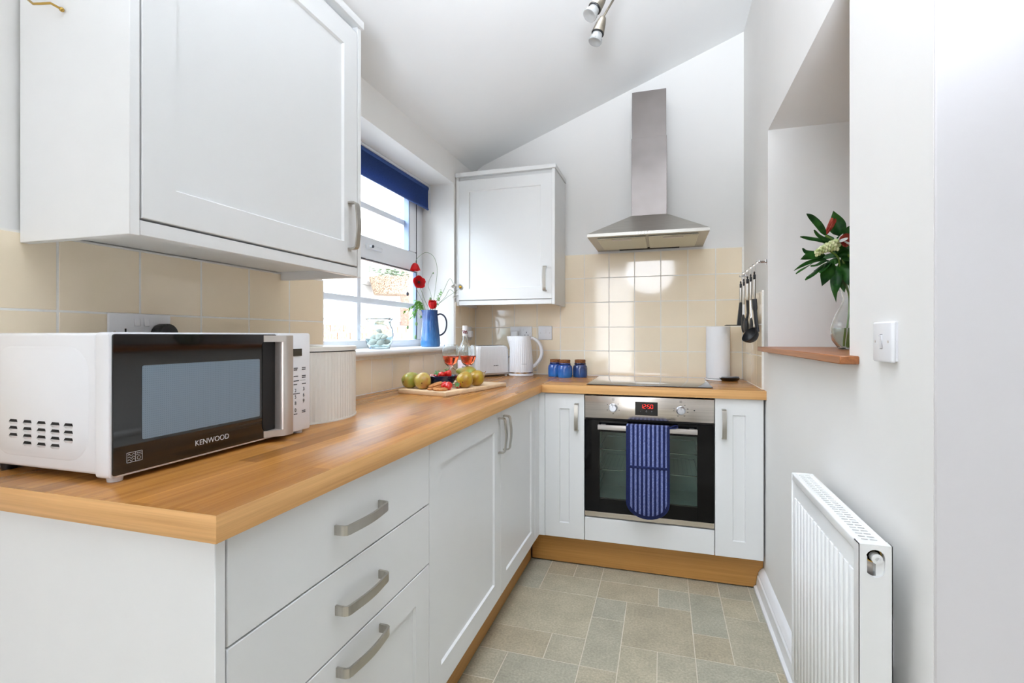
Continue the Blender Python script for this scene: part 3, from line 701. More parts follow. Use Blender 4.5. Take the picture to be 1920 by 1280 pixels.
# ================================================================ MICROWAVE
mw = thing('microwave', 'white countertop microwave with black glass door and silver handle', 'microwave', (-1.02, .83, ZW))
mx, my0, my1, mz0, mz1 = -.868, .587, 1.071, .924, 1.166
b = B(); b.box((-1.189, my0+.006, mz0+.002), (mx-.039, my1-.004, mz1-.001), .006, 3)
body = make('body', b, 'wplastic', mw)
Fs = lambda u, v, w: Vector((u, my0+.006-w, v))
def rrect(u0, u1, v0, v1, r, n=5):
    pts = []
    for cx_, cy_, a0 in ((u1-r, v1-r, 0), (u0+r, v1-r, 90), (u0+r, v0+r, 180), (u1-r, v0+r, 270)):
        pts += [(cx_+r*cos(R(a0+90*k/n)), cy_+r*sin(R(a0+90*k/n))) for k in range(n+1)]
    return pts
b = B(); b.box((mx-.0395, my0+.011, mz0+.006), (mx-.0335, my1-.008, mz1-.006)); make('seam', b, 'dark', mw)
# embossed side panel and louvred vents
b = B(Fs); o1 = rrect(-1.175, -.924, .945, 1.142, .05); o2 = rrect(-1.172, -.927, .948, 1.139, .047)
b.poly([(x, z, -.0005) for x, z in o1]+[(x, z, .0012) for x, z in o2], [tuple(range(len(o1), 2*len(o1)))]+[(i, (i+1) % len(o1), len(o1)+(i+1) % len(o1), len(o1)+i) for i in range(len(o1))])
make('side_panel', b, 'wplastic', body)
bl = B(Fs); bd = B(Fs)
cols = [(-1.115, 3, 0), (-1.0775, 4, 0), (-1.041, 4, 0), (-1.006, 4, 0), (-.973, 3, 0)]
for cx_, nrow, _ in cols:
    for k in range(nrow):
        z = 1.0095-.0125*k-(cx_+1.115)*.004; w = .0115
        bd.poly([(cx_-w, z-.0035, .0015), (cx_+w, z-.0035, .0015), (cx_+w-.002, z+.0012, .0015), (cx_-w+.004, z+.0012, .0015)], [(0, 1, 2, 3)])
        bl.poly([(cx_-w, z-.0035, .0012), (cx_+w, z-.0035, .0012), (cx_+w-.003, z-.0075, .0012), (cx_-w+.004, z-.0075, .0012), (cx_-w+.003, z-.0035, .0042), (cx_+w-.003, z-.0035, .0042)], [(0, 4, 5, 1), (0, 3, 4), (1, 5, 2), (3, 2, 5, 4)])
make('vent_slot', bd, 'dark', body); make('vent_louvre', bl, 'wplastic', body)
# front: door and control panel
dy1 = .955
b = B(); b.prism([(y, z) for y, z in rrect(my0, dy1, mz0-.001, mz1, .006, 3)], mx-.034, mx-.003, 0, .002, 2)
door = make('door', b, 'wplastic', mw)
b = B(); b.prism([(y, z) for y, z in rrect(my0+.005, dy1+.0, mz0+.003, mz1-.003, .004, 3)], mx-.004, mx-.0005, 0, .0008, 1); dg_ = make('door_glass', b, 'bgloss', door)
b = B(); b.prism([(y, z) for y, z in rrect(.640, .9035, .979, 1.108, .003, 2)], mx-.001, mx+.0002, 0); make('window', b, 'screen', door)
# silver grip: vertical bar on two returns, with a dark finger recess behind it
b = B(); b.prism([(y, z) for y, z in rrect(.911, .948, .942, 1.149, .014, 5)], mx-.0008, mx+.0006, 0); make('finger_recess', b, 'black', door)
F5 = left_frame(mx); b = B(F5)
def bar(pts, z0, z1):
    b.poly([(y, z0, w) for y, w in pts]+[(y, z1, w) for y, w in pts], [tuple(range(len(pts)))[::-1], tuple(range(len(pts), 2*len(pts)))]+[(i, (i+1) % len(pts), len(pts)+(i+1) % len(pts), len(pts)+i) for i in range(len(pts))])
bar([(.9490, 0), (.9475, .012), (.9480, .024), (.951, .0275), (.956, .0285), (.976, .0275), (.980, .025), (.981, .020), (.981, 0)], .928, 1.1605)
for z0_, z1_ in ((1.146, 1.1605), (.928, .9425)): bar([(.915, 0), (.922, .006), (.934, .016), (.944, .0235), (.951, .0275), (.951, 0)], z0_, z1_)
make('handle', b, 'silver', door)
b = B(); b.prism([(y, z) for y, z in rrect(.957, my1, mz0-.001, mz1, .006, 3)], mx-.034, mx-.001, 0, .002, 2)
cp_ = make('control_panel', b, 'wplastic', mw)
b = B(F5); b.box((.990, 1.1095, -.001), (1.0395, 1.1275, .0004)); make('display', b, 'bgloss', cp_)
keys = [(1.018, 1.024, '2', .0125), (1.047, 1.026, '3', .0125), (1.018, 1.0085, '5', .0125), (1.047, 1.0105, '6', .0125), (1.018, .9925, '8', .0125), (1.047, .9955, '9', .0125), (1.018, .9755, '0', .0125)]
keys += [(.9985, 1.024, '1', .0125), (.9985, 1.0085, '4', .0125), (.9985, .9925, '7', .0125)]
for y, z, s, sz in keys: text('key_figure', s, sz, 'black_print', cp_, (mx-.0007, y, z), FACE_X)
b = B(F5)
for z, rows in ((1.078, 2), (1.0545, 1), (1.032+.0035, 1), (.966, 1)):
    pass
def tiny(z, y, w, n):
    for r_ in range(n):
        k = y-w/2
        while k < y+w/2:
            l = random.uniform(.0012, .0026); b.box((k, z-r_*.0042-.0011, -.0008), (k+l, z-r_*.0042+.0011, -.0004)); k += l+.0007
for z, q in ((1.0795, (2, 2, 2)), (1.0595, (1, 1, 2)), (1.0395, (1, 1, 1))):
    for y, n in zip((.9985, 1.018, 1.047), q): tiny(z, y, .0125, n)
for y, n in ((1.018, 1), (1.047, 2)): tiny(.9662 if n == 1 else .972, y, .0125, n)
tiny(1.0165, 1.021, .021, 1)
for y in (.988, 1.034): b.box((y, 1.0478, -.0008), (y+.019, 1.0484, -.0004))
tiny(1.0481, 1.0205, .018, 1)
tag(make('key_lettering', b, 'black_print', cp_), kind='stuff')
text('maker_lettering', 'KENWOOD', .0148, 'white_print', door, (mx+.0001, .7815, .9505), FACE_X)
# oven-capacity emblem: rounded box with three wavy lines and a small dial
b = B(F5); ex, ez = .614, .9445; w = .0004
def ln(p, q, tk=.00035):
    p, q = Vector(p), Vector(q); d_ = (q-p).normalized(); nn = Vector((-d_.y, d_.x))*tk
    b.poly([(*(p+nn), .0002), (*(p-nn), .0002), (*(q-nn), .0002), (*(q+nn), .0002)], [(0, 1, 2, 3)])
for p, q in (((0, 0), (.026, 0)), ((.026, 0), (.026, .0165)), ((.026, .0165), (0, .0165)), ((0, .0165), (0, 0)), ((.0145, 0), (.0145, .0165)), ((.0145, .0105), (.026, .0105))): ln((ex+p[0], ez+p[1]), (ex+q[0], ez+q[1]))
for k in range(3):
    pts = [(ex+.0018+.0112*i/12, ez+.0035+.0045*k+.0016*sin(2*pi*i/8)) for i in range(13)]
    for p, q in zip(pts, pts[1:]): ln(p, q)
for k in range(10): ln((ex+.0202+.003*cos(k*.63), ez+.0052+.003*sin(k*.63)), (ex+.0202+.003*cos(k*.63+.63), ez+.0052+.003*sin(k*.63+.63)))
for k in range(3): ln((ex+.0165+.003*k, ez+.0135), (ex+.0185+.003*k, ez+.0135), .0007)
make('emblem', b, 'white_print', door, fix=False)
for x, y in ((-.89, .61), (-.89, 1.05), (-1.16, .61), (-1.16, 1.05)):
    b = B(); b.cyl((x, y, ZW), (x, y, .927), .011, .013, 16); make('foot', b, 'nylon' if x < -1 else 'wplastic', mw)

# ================================================================ BREAD BIN
bb = thing('bread_bin', 'ribbed cream bread bin beside the microwave', 'bread bin', (-1.08, 1.255, ZW))
def dshape(sc=1, rib=0):
    pts = [(-1.175, 1.085+.0), (-.985, 1.085)]
    n = 60 if rib else 20
    for k in range(n+1):
        y = 1.087+(1.424-1.087)*k/n; q = (y-1.255)/.169; x = -.985+.084*(1-abs(q)**2.2)
        if rib: x += .0007*sin(k*pi*.98) if k % 2 else -.0007
        pts.append((x, y))
    return pts+[(-.985, 1.425), (-1.175, 1.425)]
b = B(); b.prism(dshape(rib=1), ZW+.001, 1.113, 2); make('body', b, 'cream', bb, ang=15)
b = B(); b.prism([(x+(.002 if x > -1.1 else 0), y) for x, y in dshape()], 1.116, 1.128, 2, .003, 2); lid = make('lid', b, 'cream', bb)
b = B(); b.prism([(x-.003, y) for x, y in dshape()], 1.112, 1.117, 2); make('lid_seam', b, 'dark', bb)
b = B(); b.prism([(x+.002, y) for x, y in dshape()], ZW, ZW+.004, 2); make('base_rim', b, 'cream', bb)
b = B(); b.ball((-1.06, 1.29, 1.129), .045, 20, (1, 1.3, .1)); make('lid_grip', b, 'cream', lid)
b = B(); b.ball((-.952, 1.378, 1.008), .019, 16, (.25, .45, 1)); make('clasp', b, 'chrome', bb)

# ================================================================ SOCKETS AND SWITCHES
def plate(b, u0, u1, v0, v1, t=.008): b.box((u0, v0, .0085), (u1, v1, .0085+t), .003, 2)
def screw(b, u, v, w=.0165): b.lathe([(.0028, 0), (.0028, .0006)], (u, v, w), 10)
def holes(b, u, v, w=.0166):
    for du, dv, a, c in ((0, .011, .002, .004), (-.0105, -.006, .0035, .002), (.0105, -.006, .0035, .002)): b.box((u+du-a, v+dv-c, w-.001), (u+du+a, v+dv+c, w+.0002))
def double_socket(name, label, F, u0, v0, plug_col=None, plug_first=False):
    s = thing(name, label, 'socket', F(u0+.073, v0+.043, .0085))
    b = B(F); plate(b, u0, u0+.146, v0, v0+.086); make('plate', b, 'wsock', s)
    for k in (-.011, .011):
        b = B(F); c = u0+.073+k; b.prism([(v0+.057, .0165), (v0+.076, .0165), (v0+.076, .0175), (v0+.057, .0205)], c-.0065, c+.0065, 0, .0008, 1)
        make('rocker', b, 'wsock', s)
    b = B(F)
    for k in (.036, .110):
        if not ((k < .07) == plug_first): holes(b, u0+k, v0+.036)
    make('pin_hole', b, 'dark', s)
    for k in (.012, .134): b = B(F); screw(b, u0+k, v0+.043); make('screw', b, 'silver', s)
    return s
FL = left_frame(XL)
double_socket('double_socket', 'white double socket behind the microwave with switches', FL, .7985, 1.1255)
pg = thing('plug', 'black mains plug in the socket behind the microwave', 'plug', (-1.17, .915, 1.165))
b = B(FL); b.prism([(y, z) for y, z in [(.889+.026+.027*cos(pi*k/14), 1.148+.041*sin(pi*k/14)**.8) for k in range(15)]], .0168, .05, 2, .004, 2); make('casing', b, 'black', pg)
b = B(FL); b.tube([(.915, 1.15, .035), (.915, 1.12, .036), (.91, 1.05, .03), (.905, .95, .028), (.9, .922, .03)], .004, 8); make('lead', b, 'black', pg)
FB = back_frame(YB)
double_socket('double_socket', 'white double socket on the back wall behind the kettle', FB, -.948, 1.1335, plug_first=True)
pg = thing('plug', 'white mains plug in the socket behind the kettle', 'plug', (-.912, 3.06, 1.165))
b = B(FB); b.box((-.938, 1.142, .0168), (-.888, 1.192, .05), .01, 3); make('casing', b, 'wsock', pg)
b = B(FB); b.tube([(-.912, 1.144, .034), (-.912, 1.12, .035), (-.905, 1.06, .03), (-.89, .98, .03), (-.88, .93, .04)], .004, 8); make('lead', b, 'wsock', pg)
sw = thing('cooker_switch', 'white single switch plate right of the back wall double socket', 'switch', (-.716, 3.08, 1.177))
b = B(FB); plate(b, -.7605, -.6715, 1.134, 1.221); make('plate', b, 'wsock', sw)
b = B(FB); b.prism([(1.176, .0165), (1.202, .0165), (1.202, .0172), (1.176, .020)], -.723, -.709, 0, .0006, 1); make('rocker', b, 'wsock', sw)
for k in (-.746, -.686): b = B(FB); screw(b, k, 1.177); make('screw', b, 'silver', sw)
so = thing('single_socket', 'white single socket on the left wall behind the wine bottle', 'socket', (-1.19, 2.945, 1.175))
b = B(FL); plate(b, 2.905, 2.995, 1.132, 1.218); make('plate', b, 'wsock', so)
b = B(FL); b.box((2.925, 1.148, .0166), (2.962, 1.19, .042), .006, 2); make('fused_block', b, 'wsock', so)
for k in (1.185, 1.165): b = B(FL); screw(b, 2.975, k); make('screw', b, 'silver', so)
ls = thing('light_switch', 'white rocker light switch on the right wall above the radiator', 'switch', (.435, 1.193, 1.148))
Fw = lambda u, v, w: Vector((XR-w, u, v))
b = B(Fw); b.box((1.150, 1.109, 0), (1.236, 1.186, .004)); make('pattress_box', b, 'wplastic', ls)
b = B(Fw); b.box((1.147, 1.106, .0035), (1.239, 1.1885, .012), .004, 3); fp = make('face_plate', b, 'wplastic', ls)
b = B(Fw); b.prism([(1.134, .012), (1.162, .012), (1.162, .0155), (1.134, .0122)], 1.189, 1.200, 0, .0005, 1); make('rocker', b, 'wsock', ls)
for k in (1.1625, 1.1327): b = B(Fw); b.box((1.189, k, .0115), (1.201, k+.0008, .0124)); make('rocker_gap', b, 'dark', ls)
for k in (1.162, 1.225): b = B(Fw); screw(b, k, 1.148, .012); make('screw', b, 'silver', ls)

# ================================================================ RADIATOR
rd = thing('radiator', 'white panel radiator with grille top on the right wall', 'radiator', (.38, 1.34, .17))
ry0, ry1, rx0, rx1, rz0, rz1 = 1.09, 1.603, .354, .409, .17, .767
b = B(); b.box((rx0+.004, ry0+.003, rz0), (rx0+.016, ry1-.003, rz1-.022), .003, 2)
panel = make('front_panel', b, 'wmetal', rd)
n = 15; yy = [ry0+.048+k*(ry1-ry0-.085)/(n-1) for k in range(n)]
for y in yy:
    b = B(); b.prism([(rx0+.006, y-.0125), (rx0+.0005, y-.0085), (rx0+.0005, y+.0085), (rx0+.006, y+.0125)], rz0+.03, rz1-.065, 2, .001, 1)
    make('rib', b, 'wmetal', panel)
b = B(); b.box((rx0+.03, ry0+.006, rz0), (rx1-.012, ry1-.006, rz1-.03)); make('convector', b, 'wmetal', rd)
b = B(); b.box((rx1-.012, ry0+.003, rz0), (rx1, ry1-.003, rz1-.022), .003, 2); make('rear_panel', b, 'wmetal', rd)
b = B(); b.box((rx0, ry0+.02, rz1-.022), (rx0+.012, ry1-.004, rz1), .004, 3).box((rx1-.010, ry0+.02, rz1-.022), (rx1, ry1-.004, rz1), .004, 3)
gr = make('top_rail', b, 'wmetal', rd)
b = B(); m = 30; ya, yb_ = ry0+.024, ry1-.012
for x0_, x1_ in ((rx0+.011, rx0+.0145), (rx0+.0265, rx0+.029), (rx1-.0135, rx1-.0095)): b.box((x0_, ya, rz1-.006), (x1_, yb_, rz1-.002))
for k in range(m+1):
    y = ya+(yb_-ya)*k/m; b.box((rx0+.011, y-.0048, rz1-.006), (rx1-.01, y+.0048, rz1-.0022))
make('grille', b, 'wmetal', rd)
# far end cap, and the near end cap with its stadium-shaped valve hole
b = B(); b.box((rx0, ry1-.004, rz0), (rx1, ry1, rz1-.0), .002, 1); make('end_cap', b, 'wmetal', rd)
hx, hz, hr, hh = .3815, .732, .0155, .0105
def stadium(r, n=10): return [(hx+r*cos(pi*k/n), hz+hh+r*sin(pi*k/n)) for k in range(n+1)]+[(hx-r*cos(pi*k/n), hz-hh-r*sin(pi*k/n)) for k in range(n+1)]
b = B(); st = stadium(hr); N = len(st)
def outer(x, z):
    dx_, dz_ = x-hx, z-hz; tt = min(((rx1-hx)/dx_) if dx_ > 1e-6 else ((rx0-hx)/dx_ if dx_ < -1e-6 else 9e9), ((rz1-hz)/dz_) if dz_ > 1e-6 else ((rz0-hz)/dz_ if dz_ < -1e-6 else 9e9)); return (hx+dx_*tt, hz+dz_*tt)
ot = [outer(x, z) for x, z in st]
for yq in (ry0, ry0+.003):
    for i in range(N):
        j = (i+1) % N; q = [(st[i][0], yq, st[i][1]), (st[j][0], yq, st[j][1]), (ot[j][0], yq, ot[j][1]), (ot[i][0], yq, ot[i][1])]
        b.poly(q, [(0, 1, 2, 3)])
        e = [i_ for i_ in (ot[i], ot[j])]
        if abs(e[0][0]-e[1][0]) > 1e-5 and abs(e[0][1]-e[1][1]) > 1e-5:
            c_ = (rx1 if (e[0][0]+e[1][0])/2 > hx else rx0, rz1 if (e[0][1]+e[1][1])/2 > hz else rz0)
            b.poly([(e[0][0], yq, e[0][1]), (e[1][0], yq, e[1][1]), (c_[0], yq, c_[1])], [(0, 1, 2)])
for i in range(N):
    j = (i+1) % N; b.poly([(st[i][0], ry0, st[i][1]), (st[j][0], ry0, st[j][1]), (st[j][0], ry0+.008, st[j][1]), (st[i][0], ry0+.008, st[i][1])], [(0, 1, 2, 3)])
b.box((rx0, ry0, rz0), (rx0+.0015, ry0+.024, rz1)).box((rx1-.0015, ry0, rz0), (rx1, ry0+.024, rz1)).box((rx0, ry0+.0005, rz1-.0015), (rx1, ry0+.024, rz1))
bmesh.ops.remove_doubles(b.bm, verts=b.bm.verts[:], dist=1e-5)
make('end_cap', b, 'wmetal', rd)
b = B(); q = Matrix.Rotation(R(90), 3, 'X')
b.lathe([(.0145, 0), (.0145, .006), (.0125, .006), (.0125, 0)], (hx, ry0+.018, hz+.012), 24, ax=q); make('valve_ring', b, 'brass', rd)
b = B(); b.lathe([(.0095, 0), (.0095, .014), (.004, .015), (.004, .011), (.001, .011)], (hx+.0035, ry0+.016, hz+.008), 12, ax=q); make('bleed_valve', b, 'valve', rd)
b = B(); b.box((rx0+.016, ry0+.02, hz-.05), (rx1-.02, ry0+.022, hz-.001)); make('inner_bracket', b, 'silver', rd)
b = B(); b.box((rx1, ry0+.08, .5), (XR, ry0+.10, .6)).box((rx1, ry1-.1, .5), (XR, ry1-.08, .6)); make('wall_bracket', b, 'wmetal', rd)
b = B(); b.cyl((.38, ry1+.012, 0), (.38, ry1+.012, .19), .0075).cyl((.38, ry1+.012, .19), (.38, ry1-.004, .19), .009); make('pipe', b, 'wmetal', rd)

# ================================================================ BLIND
bl = thing('roller_blind', 'navy blue roller blind pulled a little way down the window', 'blind', (-1.365, 2.145, 2.06))
b = B(); b.grid(lambda s_, t_: (-1.362-.002*sin(t_*pi), 1.565+1.168*s_, 1.925+.125*t_), 4, 6, .0012).box((-1.367, 1.565, 1.919), (-1.3585, 2.733, 1.929), .002, 2); make('fabric', b, 'blind', bl)
b = B(); b.cyl((-1.375, 1.56, 2.05), (-1.375, 2.735, 2.05), .016, n=18); make('roller', b, 'blind', bl)
b = B(); b.box((-1.40, 1.552, 2.060), (-1.352, 2.742, 2.0725), .003, 2); make('head_rail', b, 'upvc', bl)
b = B(); b.box((-1.40, 2.735, 2.02), (-1.350, 2.742, 2.072), .002, 2).box((-1.40, 1.552, 2.02), (-1.350, 1.559, 2.072), .002, 2); make('end_bracket', b, 'upvc', bl)
b = B(); b.tube([(-1.352, 2.739, 2.03), (-1.352, 2.739, 1.90)], .0025, 6); make('chain', b, 'upvc', bl)

# ================================================================ ON THE WINDOW SILL
SZ = 1.097
jug = thing('jug', 'tall blue glazed pottery jug of poppies on the window sill', 'jug', (-1.27, 2.575, SZ))
def spout(a, r, h):
    d_ = abs((a-pi*1.18+pi) % (2*pi)-pi); return r+(.012*max(0, (h-.17)/.04)*math.exp(-(d_/.3)**2) if h > .17 else 0)
b = B(); b.closed_lathe([(.001, .012), (.052, .012), (.050, .06), (.043, .13), (.0385, .19), (.0395, .208), (.0425, .209), (.0415, .19), (.047, .13), (.0545, .05), (.0565, .018), (.0545, .004), (.05, 0), (.001, 0)], (0, 0, 0), 40, spout)
make('body', b, 'jugblue', jug, local=True)
dirh = Vector((.94, .34, 0))
hp = [(.036, .178), (.05, .186), (.066, .184), (.082, .17), (.091, .145), (.091, .115), (.083, .088), (.068, .072), (.054, .066), (.044, .07)]
b = B(); b.tube([(dirh.x*q.x, dirh.y*q.x, q.y) for q in bez([(r_, z, 0) for r_, z in hp], 4)], .0040, 10, flat=1.3); make('handle', b, plain('dark_glaze_edge', (30, 34, 54), .2, var=.1), jug, local=True)
jr = thing('glass_jar', 'round clear glass jar holding pale shells on the window sill', 'jar', (-1.285, 2.065, SZ))
b = B(); b.closed_lathe([(.001, .006), (.046, .006), (.058, .03), (.066, .065), (.064, .09), (.053, .113), (.05, .128), (.058, .1395), (.0615, .1405), (.0625, .1445), (.058, .1465), (.0525, .138), (.047, .128), (.049, .113), (.060, .09), (.0625, .066)][0:12][::1] if False else
    [(.0005, .010), (.045, .010), (.056, .03), (.0635, .065), (.0615, .09), (.0505, .113), (.0475, .128), (.056, .141), (.0615, .1425), (.0625, .1455), (.0635, .1425), (.053, .129), (.054, .1135), (.0645, .091), (.067, .065), (.060, .029), (.05, .002), (.0005, 0)], (0, 0, 0), 40)
make('glass', b, 'aqua', jr, local=True)
k = 0; WHICH = ['front left at the bottom', 'front right at the bottom', 'back right at the bottom', 'back left at the bottom', 'left side of the middle layer', 'largest one in the middle', 'right side of the middle layer', 'at the back of the middle layer', 'topmost of the pile']
spots = [(-.022, -.02, .033, .026), (.018, -.018, .032, .022), (.03, .014, .034, .022), (-.012, .022, .032, .022), (-.03, .006, .056, .021), (.004, -.004, .062, .024), (.028, -.004, .058, .018), (.012, .024, .06, .018), (-.006, .008, .088, .017)]
for x, y, z, r_ in spots:
    b = B(); rot = Matrix.Rotation(random.uniform(0, 6), 3, 'Z') @ Matrix.Rotation(random.uniform(-.8, .8), 3, 'X')
    b.lathe([(0.0005, -.55*r_), (.55*r_, -.4*r_), (.95*r_, -.1*r_), (.92*r_, .12*r_), (.55*r_, .45*r_), (.0005, .75*r_)], (0, 0, 0), 18, mod=lambda a, q, h: q*(1+.07*sin(9*a)), ax=rot)
    s_ = make('shell', b, 'shell'); s_.location = (-1.285+x, 2.065+y, SZ+z-.003); tag(s_, 'pale ribbed seashell in the sill jar, '+WHICH[k], 'shell', 'shells in the glass jar'); k += 1

# flowers in the jug: each stem a thing of its own
def cup_petal(b, c, ax, ang, ln_, wd_, cup, flare=0):
    """petal bent about axis matrix AX from centre c"""
    ca = Matrix.Rotation(ang, 3, 'Z')
    def fn(s_, t_):
        v_ = (t_-.5)*2; wv = wd_*sin(pi*min(.96, .12+s_*.82))**.6*v_; th = cup*s_+flare*s_*s_
        r_ = ln_*(math.sin(th)/cup if cup else s_); h = ln_*(1-cos(th))/max(cup, .2)
        p = Vector((r_, wv*(1-.2*s_), h+.0022*sin(v_*9+ang)*s_+.25*wv*wv/wd_)); return Vector(c)+ax @ (ca @ p)
    b.grid(fn, 6, 6, .0004)
def bell_petal(b, c, ax, ang, R_, H_, shut, spread):
    def fn(s_, t_):
        v_ = (t_-.5)*2*spread*(.55+.45*s_); r_ = R_*(s_**.5)*(1-shut*s_*s_)+.0012*sin(v_*6+ang); h = H_*s_**1.25+.0028*s_*sin(v_*9+ang*3)
        return Vector(c)+ax @ Vector((r_*cos(ang+v_), r_*sin(ang+v_), h))
    b.grid(fn, 7, 8, .0004)
def axis_to(d_): return Vector(d_).to_track_quat('Z', 'Y').to_matrix()
JX, JY = -1.27, 2.575
def flower_thing(name, label, cat, pts, rad=.0012, group=None):
    t_ = thing(name, label, cat, (JX, JY, SZ+.02), 0, group)
    b = B(); b.tube(bez(pts, 8), rad, 6); make('stem', b, 'stem', t_); return t_
mouth = lambda x, y: (JX+x, JY+y, SZ+.205)
foot_ = lambda x, y: (JX+x*.4, JY+y*.4, SZ+.03)
def px_pt(x, y, z): return (x, y, z)
# drooping bell poppy
t_ = flower_thing('poppy', 'drooping bell shaped red poppy, topmost in the blue jug', 'flower', [foot_(.0, .01), mouth(.005, .01), (-1.245, 2.585, 1.42), (-1.235, 2.59, 1.54), (-1.25, 2.575, 1.61), (-1.29, 2.555, 1.632), (-1.33, 2.535, 1.60), (-1.345, 2.53, 1.568)])
for k in range(4):
    b = B(); bell_petal(b, (-1.345, 2.53, 1.572), axis_to((.06, -.05, -1)), k*pi/2, .0285+.001*(k % 2), .042, 0, 1.0); make('petal', b, 'poppy', t_)
# open poppy
t_ = flower_thing('poppy', 'open red poppy with a black centre above the jug', 'flower', [foot_(-.01, 0), mouth(-.012, .0), (-1.297, 2.56, 1.36), (-1.318, 2.545, 1.43), (-1.326, 2.535, 1.455)])
for k in range(5):
    b = B(); cup_petal(b, (-1.325, 2.535, 1.46), axis_to((.75, -.62, .16)), k*2*pi/5+.3, .042, .026, .75); make('petal', b, 'poppy', t_)
b = B(); b.ball((-1.318, 2.528, 1.462), .0075, 12); make('seed_head', b, 'pcentre', t_)
# crumpled low poppy at the rim
t_ = flower_thing('poppy', 'crumpled red poppy head resting on the jug rim', 'flower', [foot_(.02, -.01), mouth(.015, -.01), (-1.24, 2.545, 1.325)])
for k in range(6):
    b = B(); bell_petal(b, (-1.238, 2.54, 1.309), axis_to((.12*sin(k*2.1), .12*cos(k*2.1)-.05, 1)), k*pi/3, .038-.0022*k, .052-.003*k, .42, .8); make('petal', b, 'poppy', t_)
# daisy leaning right and the white blossom sprigs
t_ = flower_thing('daisy', 'white daisy with yellow centre leaning right of the jug', 'flower', [foot_(.02, .02), mouth(.02, .012), (-1.19, 2.60, 1.37), (-1.13, 2.61, 1.41), (-1.10, 2.60, 1.43)])
for k in range(13):
    b = B(); cup_petal(b, (-1.098, 2.597, 1.432), axis_to((.8, -.45, .3)), k*2*pi/13, .021, .0048, -.35); make('petal', b, 'petalw', t_)
b = B(); b.ball((-1.094, 2.595, 1.434), .0085, 12, (1, 1, .8)); make('flower_centre', b, 'daisy', t_)
for lab, path, hd_ in (('upper white blossom on a bent stem behind the daisy', [foot_(.015, .015), mouth(.018, .015), (-1.20, 2.605, 1.42), (-1.175, 2.61, 1.475), (-1.155, 2.60, 1.482), (-1.14, 2.60, 1.455)], (-1.138, 2.60, 1.445)),
                       ('lower white blossom nodding under the daisy', [foot_(.02, .01), mouth(.022, .01), (-1.19, 2.60, 1.38), (-1.165, 2.60, 1.42), (-1.14, 2.595, 1.412), (-1.125, 2.59, 1.39)], (-1.123, 2.59, 1.384))):
    t_ = flower_thing('white_blossom', lab, 'flower', path)
    for k in range(9):
        b = B(); cup_petal(b, hd_, axis_to((.4, -.3, -.7)), k*2*pi/9, .02, .006, .5); make('petal', b, 'petalw', t_)
# seed heads and nodding buds
for lab, path, r_ in (('dry poppy seed head nodding at the left of the window', [foot_(-.02, 0), mouth(-.025, -.01), (-1.34, 2.545, 1.42), (-1.385, 2.53, 1.50), (-1.40-.0, 2.52, 1.49), (-1.395, 2.522, 1.43), (-1.388, 2.525, 1.405)], .009),
                      ('closed green bud on a hooked stem above the jug handle', [foot_(.005, .015), mouth(.01, .012), (-1.27, 2.58, 1.40), (-1.285, 2.575, 1.45), (-1.262, 2.575, 1.505), (-1.252, 2.575, 1.52)], .004),
                      ('plump green bud upright just above the jug rim', [foot_(0, 0), mouth(.0, 0), (-1.265, 2.57, 1.36), (-1.268, 2.57, 1.375)], .0075),
                      ('small green bud low beside the jug rim', [foot_(.003, -.005), mouth(.004, -.004), (-1.264, 2.56, 1.335)], .006),
                      ('topmost green bud hanging down the jug left side', [foot_(-.02, -.01), mouth(-.036, -.01), (-1.325, 2.555, 1.315), (-1.33, 2.55, 1.29), (-1.317, 2.548, 1.273)], .007),
                      ('longest green bud hanging by the window frame', [foot_(-.02, -.01), mouth(-.037, -.012), (-1.335, 2.55, 1.32), (-1.346, 2.545, 1.28), (-1.342, 2.543, 1.235)], .009),
                      ('lowest green bud hanging near the sill', [foot_(-.02, -.012), mouth(-.038, -.014), (-1.34, 2.545, 1.31), (-1.35, 2.54, 1.24), (-1.345, 2.538, 1.16)], .009),
                      ('leftmost green bud hanging in front of the pane', [foot_(-.022, -.012), mouth(-.04, -.012), (-1.36, 2.535, 1.30), (-1.385, 2.525, 1.26), (-1.386, 2.522, 1.215)], .008)):
    t_ = flower_thing('poppy_bud', lab, 'flower bud', path, .001)
    e = Vector(path[-1]); b = B(); b.ball(e-Vector((0, 0, r_*.9)), r_, 10, (.85, .85, 1.35)); make('bud', b, 'bud' if r_ != .009 or 'seed' not in lab else 'gasket', t_)
def fern(lab, base, tip, sag, n=9, L=.035):
    t_ = thing('foliage_sprig', lab, 'foliage', (JX, JY, SZ+.02))
    P = bez([foot_(-.01, 0), base, tuple((Vector(base)+Vector(tip))/2+Vector((0, 0, sag))), tip], 8)
    b = B(); b.tube(P, .001, 5); make('stem', b, 'leafy', t_)
    q = P[10:]
    for k in range(n):
        p = q[int((len(q)-1)*(k+1)/n)]; d_ = (q[-1]-q[0]).normalized(); sd = d_.cross(Vector((.3, -.2, 1))).normalized()*(1 if k % 2 else -1)
        dd = (d_*.7+sd+Vector((0, 0, random.uniform(-.5, .2)))).normalized(); l = L*random.uniform(.6, 1.1); up = dd.cross(Vector((.6, -.5, .3))).normalized()
        b = B(); b.grid(lambda s_, v_: p+dd*l*s_+up*(v_-.5)*.012*sin(pi*min(.98, .08+s_*.9))*(1+.5*sin(s_*16))+Vector((0, 0, -.012*s_*s_)), 6, 2, .0003); make('leaf', b, 'leafy', t_)
fern('ferny green leaf arching left of the jug rim', mouth(-.035, 0), (-1.345, 2.545, 1.345), .03, 12, .045)
fern('bright green leaf sprig drooping over the jug left side', mouth(-.036, -.005), (-1.36, 2.54, 1.27), .055, 12, .04)
fern('yellow green leaf sprig reaching in front of the window pane', mouth(-.03, -.01), (-1.395, 2.515, 1.30), .03, 9, .03)
